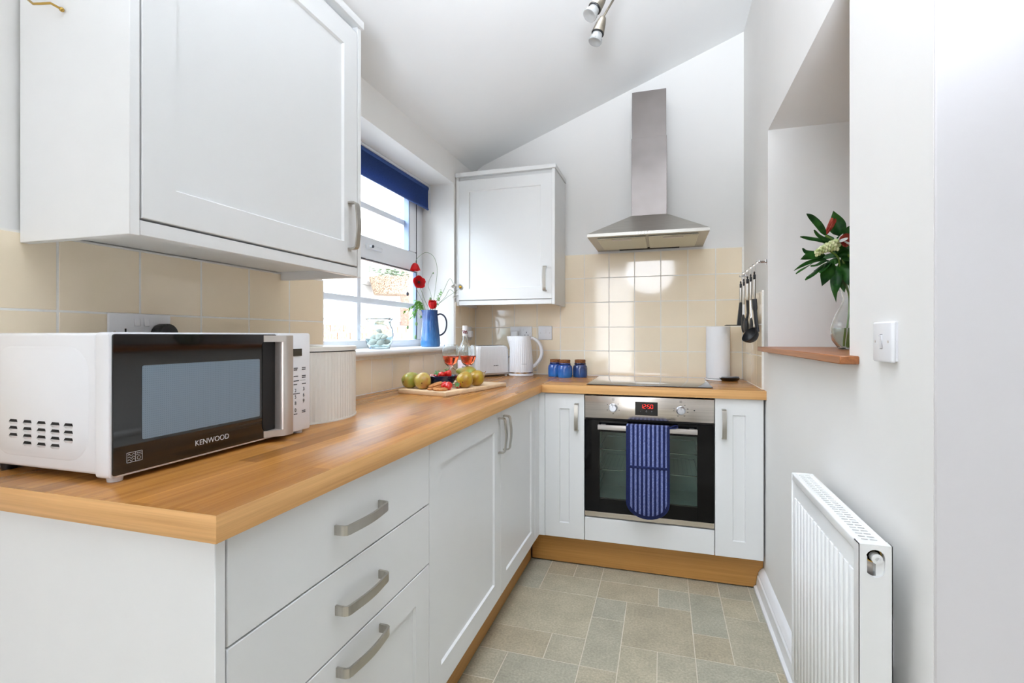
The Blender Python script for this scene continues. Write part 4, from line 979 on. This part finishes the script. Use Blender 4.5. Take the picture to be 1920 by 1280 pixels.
fern('feathery green sprig rising behind the poppies', mouth(.01, .02), (-1.215, 2.6, 1.42), .01, 11, .028)

# ================================================================ ON THE WORKTOP
cb_ = thing('chopping_board', 'pale wooden chopping board holding the fruit and glasses', 'board', (-.875, 2.14, ZW), R(-8))
Z1 = ZW+.018
A_ = [(-1.085, 1.890), (-.838, 1.832), (-.728, 2.300), (-1.035, 2.345)]
b = B(); b.prism(A_, ZW, Z1, 2, .003, 2)
cb_.rotation_euler = (0, 0, 0); make('slab', b, 'board', cb_)
# pears
def pear(mat, label, loc, rot, sc=1):
    t_ = thing('pear', label, 'pear', (0, 0, 0))
    b = B(); prof = [(.0005, -.036), (.012, -.0365), (.024, -.031), (.0325, -.019), (.0355, -.004), (.0335, .012), (.0265, .028), (.0185, .042), (.0135, .055), (.0105, .064), (.005, .069), (.0005, .069)]
    b.lathe([(r_*sc, h*sc) for r_, h in prof], (0, 0, 0), 24, mod=lambda a, r_, h: r_*(1+.03*sin(3*a+h*40))); make('body', b, mat, t_, local=True)
    b = B(); b.tube([(0, 0, .066*sc), (.002, 0, .078*sc), (.006, .002, .09*sc)], .0018, 6); make('stalk', b, 'cork', t_, local=True)
    b = B(); b.lathe([(.0036, -.0005), (.0028, .0018), (.0005, .0005)], (0, 0, -.0370*sc), 9, mod=lambda a, r_, h: r_*(1+.25*cos(5*a))); make('calyx_end', b, 'cork', t_, local=True)
    t_.location = loc; t_.rotation_euler = rot; return t_
def lay(az): return (R(90), 0, R(az))     # pear lying with its neck pointing along azimuth
def rot_dir(d_):  # euler taking local +Z (neck) to direction d_
    return Vector(d_).to_track_quat('Z', 'X').to_euler()
pear('pear_g', 'green pear at the far left end of the chopping board', (-1.055, 1.945, Z1+.0345), rot_dir((.45, .85, .16)), .98)
pear('pear_r', 'russet pear just left of the navy bowl', (-.985, 1.925, Z1+.0345), rot_dir((-.35, .92, .18)), 1.02)
pear('pear_y', 'golden pear showing its base right of the strawberries', (-.832, 2.025, Z1+.0345), rot_dir((-.12, .97, .2)), 1.02)
pear('pear_y', 'golden pear standing behind the front right pear', (-.815, 2.125, Z1+.0352), rot_dir((.12, .97, .2)), 1.0)
pear('pear_g', 'yellow green pear lying on its side below the wine glasses', (-.865, 2.155, Z1+.05), rot_dir((-.9, .1, .2)), 1.0)
# bowl and strawberries
BX_, BY_ = -.942, 2.02
bo = thing('bowl', 'dark navy glazed bowl of strawberries on the chopping board', 'bowl', (BX_, BY_, Z1))
b = B(); b.closed_lathe([(.0005, .006), (.032, .007), (.052, .024), (.0655, .051), (.069, .0525), (.0705, .051), (.057, .022), (.038, .002), (.0005, 0)], (0, 0, 0), 40); make('body', b, 'bowlblue', bo, local=True)
def straw(label, loc, rot, sc=1, leafs=True, group=None):
    t_ = thing('strawberry', label, 'strawberry', (0, 0, 0), 0, group)
    b = B(); prof = [(.0005, -.019), (.006, -.0165), (.011, -.009), (.0148, .001), (.0155, .008), (.012, .0135), (.005, .0155), (.0005, .015)]
    b.lathe([(r_*sc, h*sc) for r_, h in prof], (0, 0, 0), 20, mod=lambda a, r_, h: r_*(1+.02*sin(7*a+h*900))); make('body', b, 'straw', t_, local=True)
    if leafs:
        for k in range(7):
            a = 2*pi*k/7; b = B(); b.grid(lambda s_, v_: (cos(a)*.0165*s_*sc-sin(a)*(v_-.5)*.0065*sin(pi*min(.97, .15+s_*.8)), sin(a)*.0165*s_*sc+cos(a)*(v_-.5)*.0065*sin(pi*min(.97, .15+s_*.8)), (.0155+.008*s_*(1 if k % 2 else .3))*sc), 4, 2, .0004); make('calyx_leaf', b, 'calyx', t_, local=True)
        b = B(); b.tube([(0, 0, .015*sc), (.001, 0, .02*sc), (.003, .001, .026*sc)], .0009, 5); make('stalk', b, 'calyx', t_, local=True)
    t_.location = loc; t_.rotation_euler = rot; return t_
straw('red strawberry at the front of the navy bowl, stalk hidden', (BX_+.016, BY_-.034, Z1+.056), rot_dir((-.3, .9, -.3)), 1.1, False)
straw('red strawberry with green leaves at the right of the bowl', (BX_+.038, BY_-.012, Z1+.059), rot_dir((-.35, -.1, .9)), 1.1)
straw('pale strawberry with big leaves in the middle of the bowl', (BX_-.008, BY_-.014, Z1+.050), rot_dir((-.1, -.6, .7)), 1.0)
straw('strawberry low at the back of the navy bowl', (BX_+.005, BY_+.03, Z1+.045), rot_dir((.2, .3, .8)), 1.1, False)
b = B(); b.ball((0, 0, 0), .0135, 14, (1, 1, .9)); g_ = tag(make('grape', b, 'grape'), 'pinkish grape at the left inside the navy bowl', 'grape'); g_.location = (BX_-.036, BY_-.02, Z1+.047)
straw('bright red strawberry nearest the camera on the board', (-.862, 1.915, Z1+.0165), rot_dir((-.3, .9, .1)), 1.15, False)
straw('red strawberry tucked behind the nearest one on the board', (-.888, 1.925, Z1+.0168), rot_dir((.5, .8, .1)), 1.1, False)
straw('red strawberry between bowl and golden pear', (-.872, 2.065, Z1+.03), rot_dir((.2, .2, .9)), 1.1, False)
straw('strawberry lying leaf side out right of the bowl', (-.85, 1.985, Z1+.015), rot_dir((.3, -.9, .2)), .9)
# biscuits
def biscuit(label, loc, rot):
    b = B(); b.lathe([(.0005, -.0045), (.028, -.0045), (.031, -.002), (.031, .0015), (.027, .0045), (.0005, .005)], (0, 0, 0), 30); o = tag(make('biscuit', b, 'biscuit'), label, 'biscuit'); o.location = loc; o.rotation_euler = rot
biscuit('round golden biscuit lying flat on the board, lowest of three', (-.886, 1.890, Z1+.006), (R(3), 0, 0))
biscuit('round golden biscuit leaning in the middle of the three', (-.921, 1.907, Z1+.0105), (R(8), R(-12), 0))
biscuit('round golden biscuit tilted on top of the other two', (-.921, 1.915, Z1+.0215), (R(10), R(-14), 0))
# wine glasses
wg = thing('wine_glass', 'left wine glass of rose wine standing behind the bowl', 'wine glass', (-.945, 2.125, Z1))
b = B(); b.closed_lathe([(.0005, .0032), (.026, .0015), (.0335, .001), (.034, 0), (.0005, 0)][::-1] if False else
    [(.0005, .086), (.012, .089), (.028, .104), (.0375, .128), (.0375, .152), (.0325, .1855), (.0332, .1858), (.0338, .1855), (.039, .152), (.039, .128), (.0295, .1025), (.012, .0855), (.0042, .079), (.0036, .06), (.0036, .012), (.006, .005), (.02, .0028), (.0335, .0015), (.034, 0), (.0005, 0)], (0, 0, 0), 36)
make('glass', b, 'clear', wg, local=True)
b = B(); b.lathe([(.0005, .0868), (.0116, .0897), (.0275, .1045), (.0368, .128), (.0371, .1345), (.0005, .1345)], (0, 0, 0), 36); tag(make('wine', b, 'wine', wg, local=True), 'orange pink rose wine')
dup(wg, (-.878, 2.175, Z1), label='right wine glass of rose wine in front of the toaster')
bt = thing('wine_bottle', 'clear wine bottle with a pale pink label behind the glasses', 'bottle', (-1.035, 2.52, ZW))
b = B(); b.closed_lathe([(.0005, .004), (.035, .004), (.0365, .02), (.0365, .15), (.033, .172), (.022, .196), (.0115, .22), (.0098, .285), (.0098, .297), (.0125, .297), (.0135, .285), (.0135, .222), (.0245, .197), (.0358, .172), (.0392, .15), (.0392, .01), (.037, 0), (.0005, 0)], (0, 0, 0), 36); make('glass', b, 'clear', bt, local=True)
b = B(); b.closed_lathe([(.0395, .03), (.0398, .03), (.0398, .115), (.0395, .115)], (0, 0, 0), 36); lb = make('label', b, 'label', bt, local=True)
b = B(); b.lathe([(.0140, .245), (.0145, .262), (.0146, .29), (.014, .3005), (.0005, .301)], (0, 0, 0), 24); fo = make('foil_cap', b, 'foil', bt, local=True)
b = B(); d_ = Vector((.36, -.93, 0)).normalized()
for k in range(9):
    a = math.atan2(d_.y, d_.x)+(k-4)*.2; z = .266+.006*cos(k*1.9); b.ball((.0143*cos(a), .0143*sin(a), z), .0038, 8)
make('foil_print', b, 'maroon', fo, local=True)
b = B()
for r_, (z, w_) in enumerate(((.092, .5), (.078, .8), (.064, .6), (.054, .7), (.044, .4))):
    a0 = math.atan2(d_.y, d_.x); k = -w_/2
    while k < w_/2:
        l = random.uniform(.03, .1); a, c = a0+k, a0+k+l; h = .0016 if r_ != 1 else .0032
        b.poly([(.04*cos(q), .04*sin(q), zz) for q, zz in ((a, z-h), (c, z-h), (c, z+h), (a, z+h))], [(0, 1, 2, 3)]); k += l+.03
tag(make('label_print', b, 'grey_print', lb, local=True, fix=False), kind='stuff')
b = B(); b.lathe([(.0005, .0045), (.0345, .0045), (.036, .02), (.036, .055), (.0005, .055)], (0, 0, 0), 36); make('wine', b, 'wine', bt, local=True)
# toaster, turned into the corner
ts = thing('toaster', 'white ribbed two slice toaster in the corner behind the bottle', 'toaster', (-1.02, 2.86, ZW), math.atan2(.8, .6))
tl, td, th = .245, .118, .186        # local: x along length, front at y = -td/2
b = B(); n = 30
out = [(-tl/2+.012, -td/2+.0), ]
def ribbed(z, ins):
    pts = []
    h, dd = tl/2-ins, td/2-ins*.7
    for k in range(n*2+1):
        x = -h+.02+(2*h-.04)*k/(2*n); pts.append((x, -dd-(.0012 if k % 2 else 0)))
    pts += [(h-.006, -dd+.006), (h, -dd+.02), (h, dd-.02), (h-.02, dd), (-h+.02, dd), (-h, dd-.02), (-h, -dd+.02), (-h+.006, -dd+.006)]
    return [(x, y, z) for x, y in pts]
lv = [(.022, 0), (.10, .003), (.165, .007), (.180, .013), (.186, .024)]
rings = [ribbed(z, i) for z, i in lv]; N = len(rings[0])
b.poly(sum(rings, []), [tuple(range(N))[::-1], tuple(range(N*(len(lv)-1), N*len(lv)))]+[(k*N+i, k*N+(i+1) % N, (k+1)*N+(i+1) % N, (k+1)*N+i) for k in range(len(lv)-1) for i in range(N)])
make('body', b, 'wplastic', ts, ang=18, local=True)
b = B(); b.box((-tl/2+.004, -td/2+.002, .010), (tl/2-.004, td/2-.002, .022), .003, 2); make('base', b, 'silver', ts, local=True)
for x in (-.1, .1):
    for y in (-.04, .04):
        b = B(); b.cyl((x, y, 0), (x, y, .011), .008, n=12); make('foot', b, 'wplastic', ts, local=True)
for y in (-.018, .02):
    b = B(); b.box((-.085, y-.011, .1862), (.085, y+.011, .1868)); make('slot', b, 'dark', ts, local=True)
b = B(); b.box((tl/2-.002, -.012, .10), (tl/2+.014, .012, .112), .003, 2); make('lever', b, 'wplastic', ts, local=True)
b = B(); z = .066
k = -.002
for l, h in ((.002, .0032), (.0035, .0018), (.0022, .0015), (.004, .0013), (.0032, .0016), (.0022, .0025), (.0032, .0015), (.0036, .0015), (.003, .0012)):
    b.box((k, -td/2-.0022, z-h), (k+l, -td/2-.0015, z+h)); k += l+.0009
make('maker_lettering', b, 'black_print', ts, local=True)
# cord from the toaster to the wall behind the kettle
b = B(); b.tube(bez([(-.985, 2.965, .985), (-.965, 2.975, 1.0), (-.94, 3.0, 1.022), (-.915, 3.03, 1.035), (-.89, 3.06, 1.05)], 6), .003, 6)
c_ = tag(make('power_cord', b, 'grey_print'), 'grey power cord looping between toaster and kettle', 'cord'); origin_to(c_, (-.94, 3.0, 1.02))
# kettle
kt = thing('kettle', 'white ribbed jug kettle with chrome band and loop handle', 'kettle', (-.838, 2.945, ZW))
def rib(a, r_, h): return r_*(1+(.012*cos(36*a) if .03 < h < .235 else 0))
ka = math.atan2(-.30, -.95)     # spout points left in view
def ksp(a, r_, h):
    d_ = abs((a-ka+pi) % (2*pi)-pi); q = rib(a, r_, h)
    return q+.03*math.exp(-(d_/.28)**2)*max(0, (h-.165)/.075) if h > .165 else q
b = B(); b.lathe([(.0735, .026), (.0735, .045), (.071, .10), (.066, .17), (.0615, .215), (.0585, .238), (.0565, .243), (.0005, .245)], (0, 0, 0), 144, ksp); make('body', b, 'wplastic', kt, local=True, ang=25)
b = B(); b.lathe([(.0745, .0165), (.0755, .018), (.0755, .025), (.074, .0262)], (0, 0, 0), 48); make('chrome_band', b, 'chrome', kt, local=True)
b = B(); b.lathe([(.0005, 0), (.072, 0), (.0765, .004), (.0765, .0125), (.0735, .0165), (.0005, .0165)], (0, 0, 0), 48); make('base', b, 'wplastic', kt, local=True)
kd = Vector((.957, .291, 0))
hp = [(.054, .226), (.066, .231), (.082, .226), (.104, .207), (.12, .18), (.127, .145), (.121, .112), (.104, .085), (.085, .066), (.070, .055)]
b = B(); b.tube([tuple(kd*r_+Vector((0, 0, z))) for r_, z in bez([(r_, z, 0) for r_, z in hp], 4) and [(p.x, p.y) for p in bez([(r_, z, 0) for r_, z in hp], 4)]], .009, 12, flat=1.15); make('handle', b, 'wplastic', kt, local=True)
b = B(); b.sweep([tuple(kd*(r_+.0108*(1 if z < .225 else .6))+Vector((0, 0, z+(.006 if z > .17 else -.003)))) for r_, z in [(p.x, p.y) for p in bez([(r_, z, 0) for r_, z in hp[1:]], 4)]], .014, .002, Vector((-kd.y, kd.x, 0))); make('handle_trim', b, 'chrome', kt, local=True)
b = B(); b.box((.078, .02, .030), (.092, .032, .036), .002, 1); make('switch', b, 'silver', kt, local=True)
b = B(); k = -.018
while k < .012:
    a = math.atan2(-.95, .30)+.25+k/.073; l = random.uniform(.0015, .0035); h = .0009
    b.poly([(.0733*cos(q), .0733*sin(q), zz) for q, zz in ((a, .075-h), (a+l/.073, .075-h), (a+l/.073, .075+h), (a, .075+h))], [(0, 1, 2, 3)]); k += l+.0008
make('maker_lettering', b, 'grey_print', kt, local=True, fix=False)
# storage jars
def storage(mat, label, loc, sc=1):
    t_ = thing('storage_jar', label, 'jar', loc)
    b = B(); b.lathe([(.0005, 0), (.040, 0), (.0425, .004), (.0435, .02), (.0435, .05), (.041, .065), (.034, .074), (.031, .077), (.0335, .0805), (.0325, .084), (.0005, .084)], (0, 0, 0), 36); make('body', b, mat, t_, local=True)
    b = B(); b.lathe([(.0005, .083), (.0305, .083), (.032, .0855), (.032, .101), (.030, .1035), (.0005, .1035)], (0, 0, 0), 30); make('cork_lid', b, 'cork', t_, local=True)
    b = B(); b.tube([(.0345*cos(a), .0345*sin(a), .0785) for a in [2*pi*k/24 for k in range(25)]], .0016, 6, cap=False); make('cord_tie', b, 'black', t_, local=True); return t_
storage('jarblue', 'bright blue cork lidded jar, leftmost of three', (-.628, 2.968, ZW))
storage('jarblue', 'blue cork lidded jar standing in front of the other two', (-.556, 2.905, ZW))
storage('jarnavy', 'slate blue cork lidded jar nearest the hob', (-.474, 2.955, ZW))
# kitchen roll
kr = thing('kitchen_roll', 'white kitchen paper roll on a clear base right of the hob', 'paper roll', (.293, 2.985, ZW))
b = B(); b.lathe([(.0005, 0), (.068, 0), (.0695, .003), (.066, .008), (.0005, .009)], (0, 0, 0), 36); make('holder_base', b, 'wplastic', kr, local=True)
b = B(); b.closed_lathe([(.02, .011), (.0615, .011), (.0625, .016), (.0625, .292), (.0615, .296), (.02, .296)], (0, 0, 0), 48, lambda a, r_, h: r_*(1.0+(.0015*sin(3*a) if r_ > .03 else 0))); rl = make('roll', b, 'paper', kr, local=True)
b = B(); b.grid(lambda s_, t_: (.0641*cos(-2.0+1.1*s_), .0641*sin(-2.0+1.1*s_), .011+(.175+.075*s_)*t_), 12, 4); make('loose_sheet', b, 'paper', kr, local=True)
b = B(); b.cyl((0, 0, .008), (0, 0, .292), .0185, n=24); make('core', b, 'paper', kr, local=True)
# black oval rest by the hob
sr = thing('spoon_rest', 'small glossy black oval spoon rest beside the kitchen roll', 'spoon rest', (.345, 2.93, ZW))
b = B(); b.closed_lathe([(.0005, .003), (.036, .004), (.047, .012), (.050, .0185), (.053, .018), (.050, .009), (.040, 0), (.0005, 0)], (0, 0, 0), 36, lambda a, r_, h: r_*(1+.0*a)*(.68+.32*abs(cos(a)))); make('dish', b, 'bgloss', sr, local=True)
b = B(); b.tube([(-.045, -.004, .019), (-.02, -.012, .0185), (.01, -.006, .020), (.035, .006, .022), (.05, .004, .02)], .0035, 8); make('strap', b, 'grey_print', sr, local=True)

# ================================================================ UTENSILS ON THE RIGHT WALL
ur = thing('utensil_rail', 'chrome utensil rail on the right wall beside the hob', 'rail', (.41, 2.7, 1.488))
rxx, rzz = .408, 1.488
b = B(); b.tube([(rxx, 2.422, rzz), (rxx, 2.99, rzz)], .0045, 10)
for y in (2.432, 2.98): b.cyl((rxx, y, rzz), (XR-.0, y, rzz), .0055, n=12).cyl((XR-.006, y, rzz), (XR, y, rzz), .013, n=16)
for y in (2.422, 2.99): b.ball((rxx, y, rzz), .007, 10)
make('bar', b, 'chrome', ur)
UY = [2.875, 2.768, 2.653, 2.56, 2.463]
for y in UY:
    b = B(); b.tube([(rxx, y+.006*cos(a)*0, rzz+.0075*sin(a)) if False else (rxx-.0075*cos(a), y, rzz+.0075*sin(a)) for a in [k*pi/6 for k in range(7)]][::-1]+[(rxx-.009, y, rzz-.012), (rxx-.008, y, rzz-.040), (rxx-.012, y, rzz-.048), (rxx-.018, y, rzz-.044)], .0014, 6); make('hook', b, 'chrome', ur)
def utensil(name, label, y, L_handle=.078, slim=1):
    t_ = thing(name, label, 'utensil', (rxx-.014, y, rzz-.03))
    x = rxx-.014; z = rzz-.046
    b = B(); b.tube([(x, y, z+.006), (x, y-.007, z), (x, y, z-.008), (x, y+.007, z), (x, y, z+.006)], .0025, 6).box((x-.005*slim, y-.008, z-.028), (x+.005*slim, y+.008, z-.006), .002, 2); make('hanging_end', b, 'black', t_)
    b = B(); b.box((x-.0055*slim, y-.0095, z-.028-L_handle), (x+.0055*slim, y+.0095, z-.028), .003, 2); make('handle', b, 'nickel', t_)
    return t_, x, z-.028-L_handle
t_, x, z = utensil('spatula', 'black turner with a turned out foot, farthest on the utensil rail', UY[0])
b = B(); b.prism([(x-.006, z), (x+.006, z), (x+.005, z-.118), (x-.018, z-.118)], UY[0]-.013, UY[0]+.013, 1, .001, 1); make('neck', b, 'nylon', t_)
b = B(); b.box((x-.075, UY[0]-.04, z-.1225), (x+.005, UY[0]+.04, z-.1185), .001, 1); make('blade', b, 'nylon', t_)
t_, x, z = utensil('serving_spoon', 'black spoon with pale collar, second from the back wall', UY[1], .095, .8)
b = B(); b.tube([(x, UY[1], z), (x, UY[1], z-.055)], .006, 10); make('collar', b, 'wplastic', t_)
b = B(); b.ball((x-.003, UY[1], z-.097), .048, 18, (.2, .55, 1)); make('bowl', b, 'nylon', t_)
t_, x, z = utensil('pasta_spoon', 'black spoon with wide steel handle in the middle of the rail', UY[2], .082, 1.25)
b = B(); b.tube([(x, UY[2], z+.002), (x+.002, UY[2], z-.06), (x-.004, UY[2], z-.10)], [.0085, .007, .008], 10, flat=.8); make('neck', b, 'nylon', t_)
b = B(); b.ball((x-.006, UY[2], z-.125), .042, 18, (.3, .75, 1)); make('bowl', b, 'nylon', t_)
t_, x, z = utensil('slotted_spoon', 'slim black slotted spoon hanging just behind the ladle', UY[3], .088, .9)
b = B(); b.tube([(x, UY[3], z+.002), (x+.004, UY[3], z-.07), (x+.002, UY[3], z-.085)], [.006, .0045, .006], 10); make('neck', b, 'chrome', t_)
b = B(); b.ball((x+.002, UY[3], z-.12), .04, 18, (.2, .7, 1)); make('bowl', b, 'nylon', t_)
t_, x, z = utensil('ladle', 'black ladle with steel handle, nearest on the utensil rail', UY[4], .090)
b = B(); b.tube(bez([(x, UY[4], z+.002), (x+.003, UY[4], z-.05), (x+.008, UY[4], z-.105), (x+.013, UY[4]-.004, z-.147)], 6), [.0085]*6+[.0065]*7+[.006]*6, 10, flat=1.4); make('neck', b, 'nylon', t_)
ax = axis_to((-.72, -.38, .58)); c = Vector((x-.020, UY[4]-.008, z-.160))
b = B()
prf = [(.0005, -.036), (.016, -.033), (.030, -.022), (.0375, -.006), (.0395, .004), (.0375, .004), (.0355, -.005), (.028, -.020), (.015, -.030), (.0005, -.033)]
b.lathe(prf, c, 30, ax=ax); make('bowl', b, 'nylon', t_)

# ================================================================ VASE IN THE HATCH
VX, VY, VZ = .632, 1.99, 1.112
va = thing('glass_vase', 'curvy clear glass vase of lilies in the wall recess', 'vase', (VX, VY, VZ))
b = B(); b.closed_lathe([(.0005, .008), (.042, .009), (.062, .035), (.068, .07), (.055, .115), (.038, .15), (.030, .172), (.033, .19), (.045, .225), (.0515, .256), (.0545, .257), (.048, .225), (.036, .19), (.0332, .172), (.0412, .15), (.0585, .116), (.0715, .07), (.065, .032), (.045, .002), (.0005, 0)], (0, 0, 0), 44); make('glass', b, 'clear', va, local=True)
b = B(); b.lathe([(.0005, .0085), (.0415, .0095), (.0615, .035), (.0675, .07), (.0665, .074), (.0005, .074)], (0, 0, 0), 40); tag(make('water', b, 'water', va, local=True), 'water in the vase')
LV = random.Random(4)
def L(a, z, d_=0): return (-.957*a-.291*d_, -.291*a+.957*d_, z)      # a: towards the hob corner, d: deeper into the recess
def at(a, z, d_=0): q = L(a, z, d_); return (VX+q[0], VY+q[1], z)
def leaf(p, q, w, sag=.0, tw=0, parent=None, mat='darkleaf', wave=.004):
    """pointed blade from p to q, w half width, SAG of the midrib, TW turn about its axis"""
    p, q = Vector(p), Vector(q); d_ = (q-p); l = d_.length; d_.normalize(); up = Vector((-.2, -.8, .5)); up = (Matrix.Rotation(tw, 3, d_) @ (up-d_*up.dot(d_))).normalized(); sd = d_.cross(up)
    def fn(s_, v_):
        k = (v_-.5)*2; wd_ = w*max(.02, sin(pi*min(1, .04+.96*s_**.75)))**.85
        return p+d_*l*s_+Vector((0, 0, sag*4*s_*(1-s_)))+up*(-.35*wd_*k*k+wave*sin(s_*7+k*.8))+sd*wd_*k
    b = B(); b.grid(fn, 9, 4, .0005); make('leaf', b, mat, parent)
def vstem(name, label, path, leaves):
    t_ = thing(name, label, 'flower', (VX, VY, VZ+.02))
    P = bez(path, 8); b = B(); b.tube(P, .003, 8); make('stem', b, 'cstem', t_)
    for p, q, w, sag in leaves: leaf(at(*p), at(*q), w, sag, LV.uniform(-.7, .7), t_)
    return t_, P[-1]
t_, e = vstem('lily_stem', 'tall leafy stem with a coral trumpet bud at the top of the vase', [at(-.02, VZ+.015), at(.004, VZ+.17), at(.035, VZ+.30), at(.072, VZ+.375), at(.098, VZ+.395)],
    [((.097, 1.508), (.176, 1.578, -.02), .013, .012), ((.052, 1.505), (.083, 1.588, -.02), .026, -.004), ((.075, 1.477), (.181, 1.504, .01), .010, .006), ((.080, 1.482), (.157, 1.520, -.03), .009, -.004),
     ((.065, 1.46), (.085, 1.515, .02), .017, 0), ((.05, 1.44), (.07, 1.50, -.03), .020, .004)])
b = B(); p = Vector(at(.096, 1.512)); ax = axis_to(Vector(at(.072, 1.556))-p)
for k in range(6):
    a = k*pi/3; b.grid(lambda s_, v_: p+ax @ Vector(((.003+.010*s_*s_)*cos(a)-sin(a)*(v_-.5)*.015*sin(pi*(.12+.7*s_)), (.003+.010*s_*s_)*sin(a)+cos(a)*(v_-.5)*.015*sin(pi*(.12+.7*s_)), .056*s_)), 5, 2, .0005)
make('trumpet_bud', b, 'coral', t_)
t_, e = vstem('lily_stem', 'stem with an open coral flower at the right edge of the vase', [at(.02, VZ+.015), at(0, VZ+.17), at(-.004, VZ+.29), at(.006, VZ+.34), at(.016, VZ+.35)],
    [((.03, 1.495), (-.006, 1.542, -.01), .018, .006), ((.035, 1.47), (.012, 1.40, -.03), .021, .004), ((.02, 1.455), (-.02, 1.40, -.04), .022, .004), ((.03, 1.44), (.01, 1.36, .02), .02, 0), ((.045, 1.46), (.03, 1.395, -.05), .018, .004), ((.02, 1.42), (-.01, 1.33, -.03), .02, 0)])
for k in range(6):
    b = B(); cup_petal(b, at(.064, 1.482, -.05), axis_to(L(.05, -.35, -.9)), k*pi/3+.3, .05, .014, .9, -.5); make('petal', b, 'coral', t_)
t_, e = vstem('blossom_spike', 'stem with a cream green flower spike reaching left from the vase', [at(-.03, VZ+.015), at(.01, VZ+.17), at(.045, VZ+.27), at(.075, VZ+.315, -.03), at(.12, VZ+.335, -.05)],
    [((.124, 1.444), (.191, 1.459, -.02), .011, -.006), ((.10, 1.438), (.203, 1.42, -.03), .015, .008), ((.095, 1.424), (.214, 1.383, -.01), .008, .012), ((.09, 1.417), (.212, 1.370, -.02), .007, .018), ((.085, 1.42), (.180, 1.392, -.05), .015, .006), ((.09, 1.405), (.192, 1.347, -.04), .014, .010),
     ((.07, 1.42), (.125, 1.385, .02), .018, 0)])
b = B()
for k in range(54):
    f = k/54; a = k*2.4; p = Vector(at(.090+.078*f, 1.466-.034*f+.006*sin(f*3), -.055)); r_ = .015*(1-.5*f)
    b.ball(p+Vector((r_*cos(a)*.4, r_*.6*cos(a), r_*sin(a))), .0062*(1-.35*f), 8, (1, 1, 1.25))
make('flower_spike', b, 'fbud', t_)
for k in range(5):
    b = B(); cup_petal(b, at(.088-.005*k, 1.476, -.055), axis_to(L(.7-.4*k, .7, -.5)), k*1.4, .03, .009, .5); make('petal', b, 'petalw', t_)
t_, e = vstem('leafy_stem', 'leafy stem drooping over the left side of the vase rim', [at(.03, VZ+.015), at(.015, VZ+.17), at(.04, VZ+.26), at(.062, VZ+.28), at(.075, VZ+.265)],
    [((.066, 1.408), (.131, 1.328, -.03), .021, .008), ((.068, 1.40), (.075, 1.272, -.02), .013, .004), ((.062, 1.402), (.088, 1.305, -.045), .016, 0), ((.058, 1.40), (.046, 1.308, -.02), .017, .004), ((.08, 1.41), (.15, 1.37, -.05), .014, .01), ((.05, 1.41), (.052, 1.33, -.05), .018, .004)])
t_, e = vstem('leafy_stem', 'leafy stem fanning out behind the cream flower spike', [at(0, VZ+.015, .02), at(-.005, VZ+.17), at(.02, VZ+.27, -.02), at(.04, VZ+.325, -.03)],
    [((.055, 1.45), (.075, 1.51, .04), .018, .004), ((.045, 1.43), (.08, 1.46, -.06), .02, .006), ((.05, 1.425), (.10, 1.40, .03), .019, .004), ((.035, 1.41), (.03, 1.345, .03), .019, 0), ((.03, 1.44), (.055, 1.40, -.07), .017, .004), ((.04, 1.44), (.115, 1.43, .05), .013, .006)])

# ================================================================ SPOTLIGHT
sp_ = thing('spotlight', 'brushed nickel ceiling spotlight bar with two visible lamps', 'spotlight', (-.2, 1.75, 2.62))
cz = lambda x: 2.262+.383*(x+1.2)
b = B(); b.tube([(-.17, 1.25, 2.56), (-.17, 2.02, 2.56)], .009, 12).cyl((-.17, 1.4, 2.56), (-.17, 1.4, cz(-.17)), .03, .035, 20); make('bar', b, 'spotmetal', sp_)
def spot(top, d_, arm0):
    top, d_ = Vector(top), Vector(d_).normalized(); q = axis_to(d_)
    b = B(); b.tube([arm0, tuple((Vector(arm0)+top)/2+Vector((.012, 0, .0))), tuple(top)], .0042, 8); make('arm', b, 'spotmetal', sp_)
    b = B(); b.lathe([(.006, -.004), (.013, .004), (.0185, .028), (.0235, .062), (.0245, .068), (.022, .068)], top, 28, ax=q); h = make('lamp_holder', b, 'spotmetal', sp_)
    b = B(); b.lathe([(.0225, .064), (.0235, .066), (.0235, .0715), (.0225, .0725)], top, 28, ax=q); make('collar', b, 'black', h)
    b = B(); b.lathe([(.0195, .068), (.0205, .083), (.0245, .092), (.0255, .103), (.0245, .106), (.0205, .106), (.012, .101), (.0005, .1)], top, 28, ax=q); make('bulb', b, 'bulb', h)
spot((-.220, 1.92, 2.378), (-.26, -.16, -.9), (-.17, 2.0, 2.555))
spot((-.200, 1.78, 2.366), (-.42, -.34, -.78), (-.17, 1.72, 2.555))
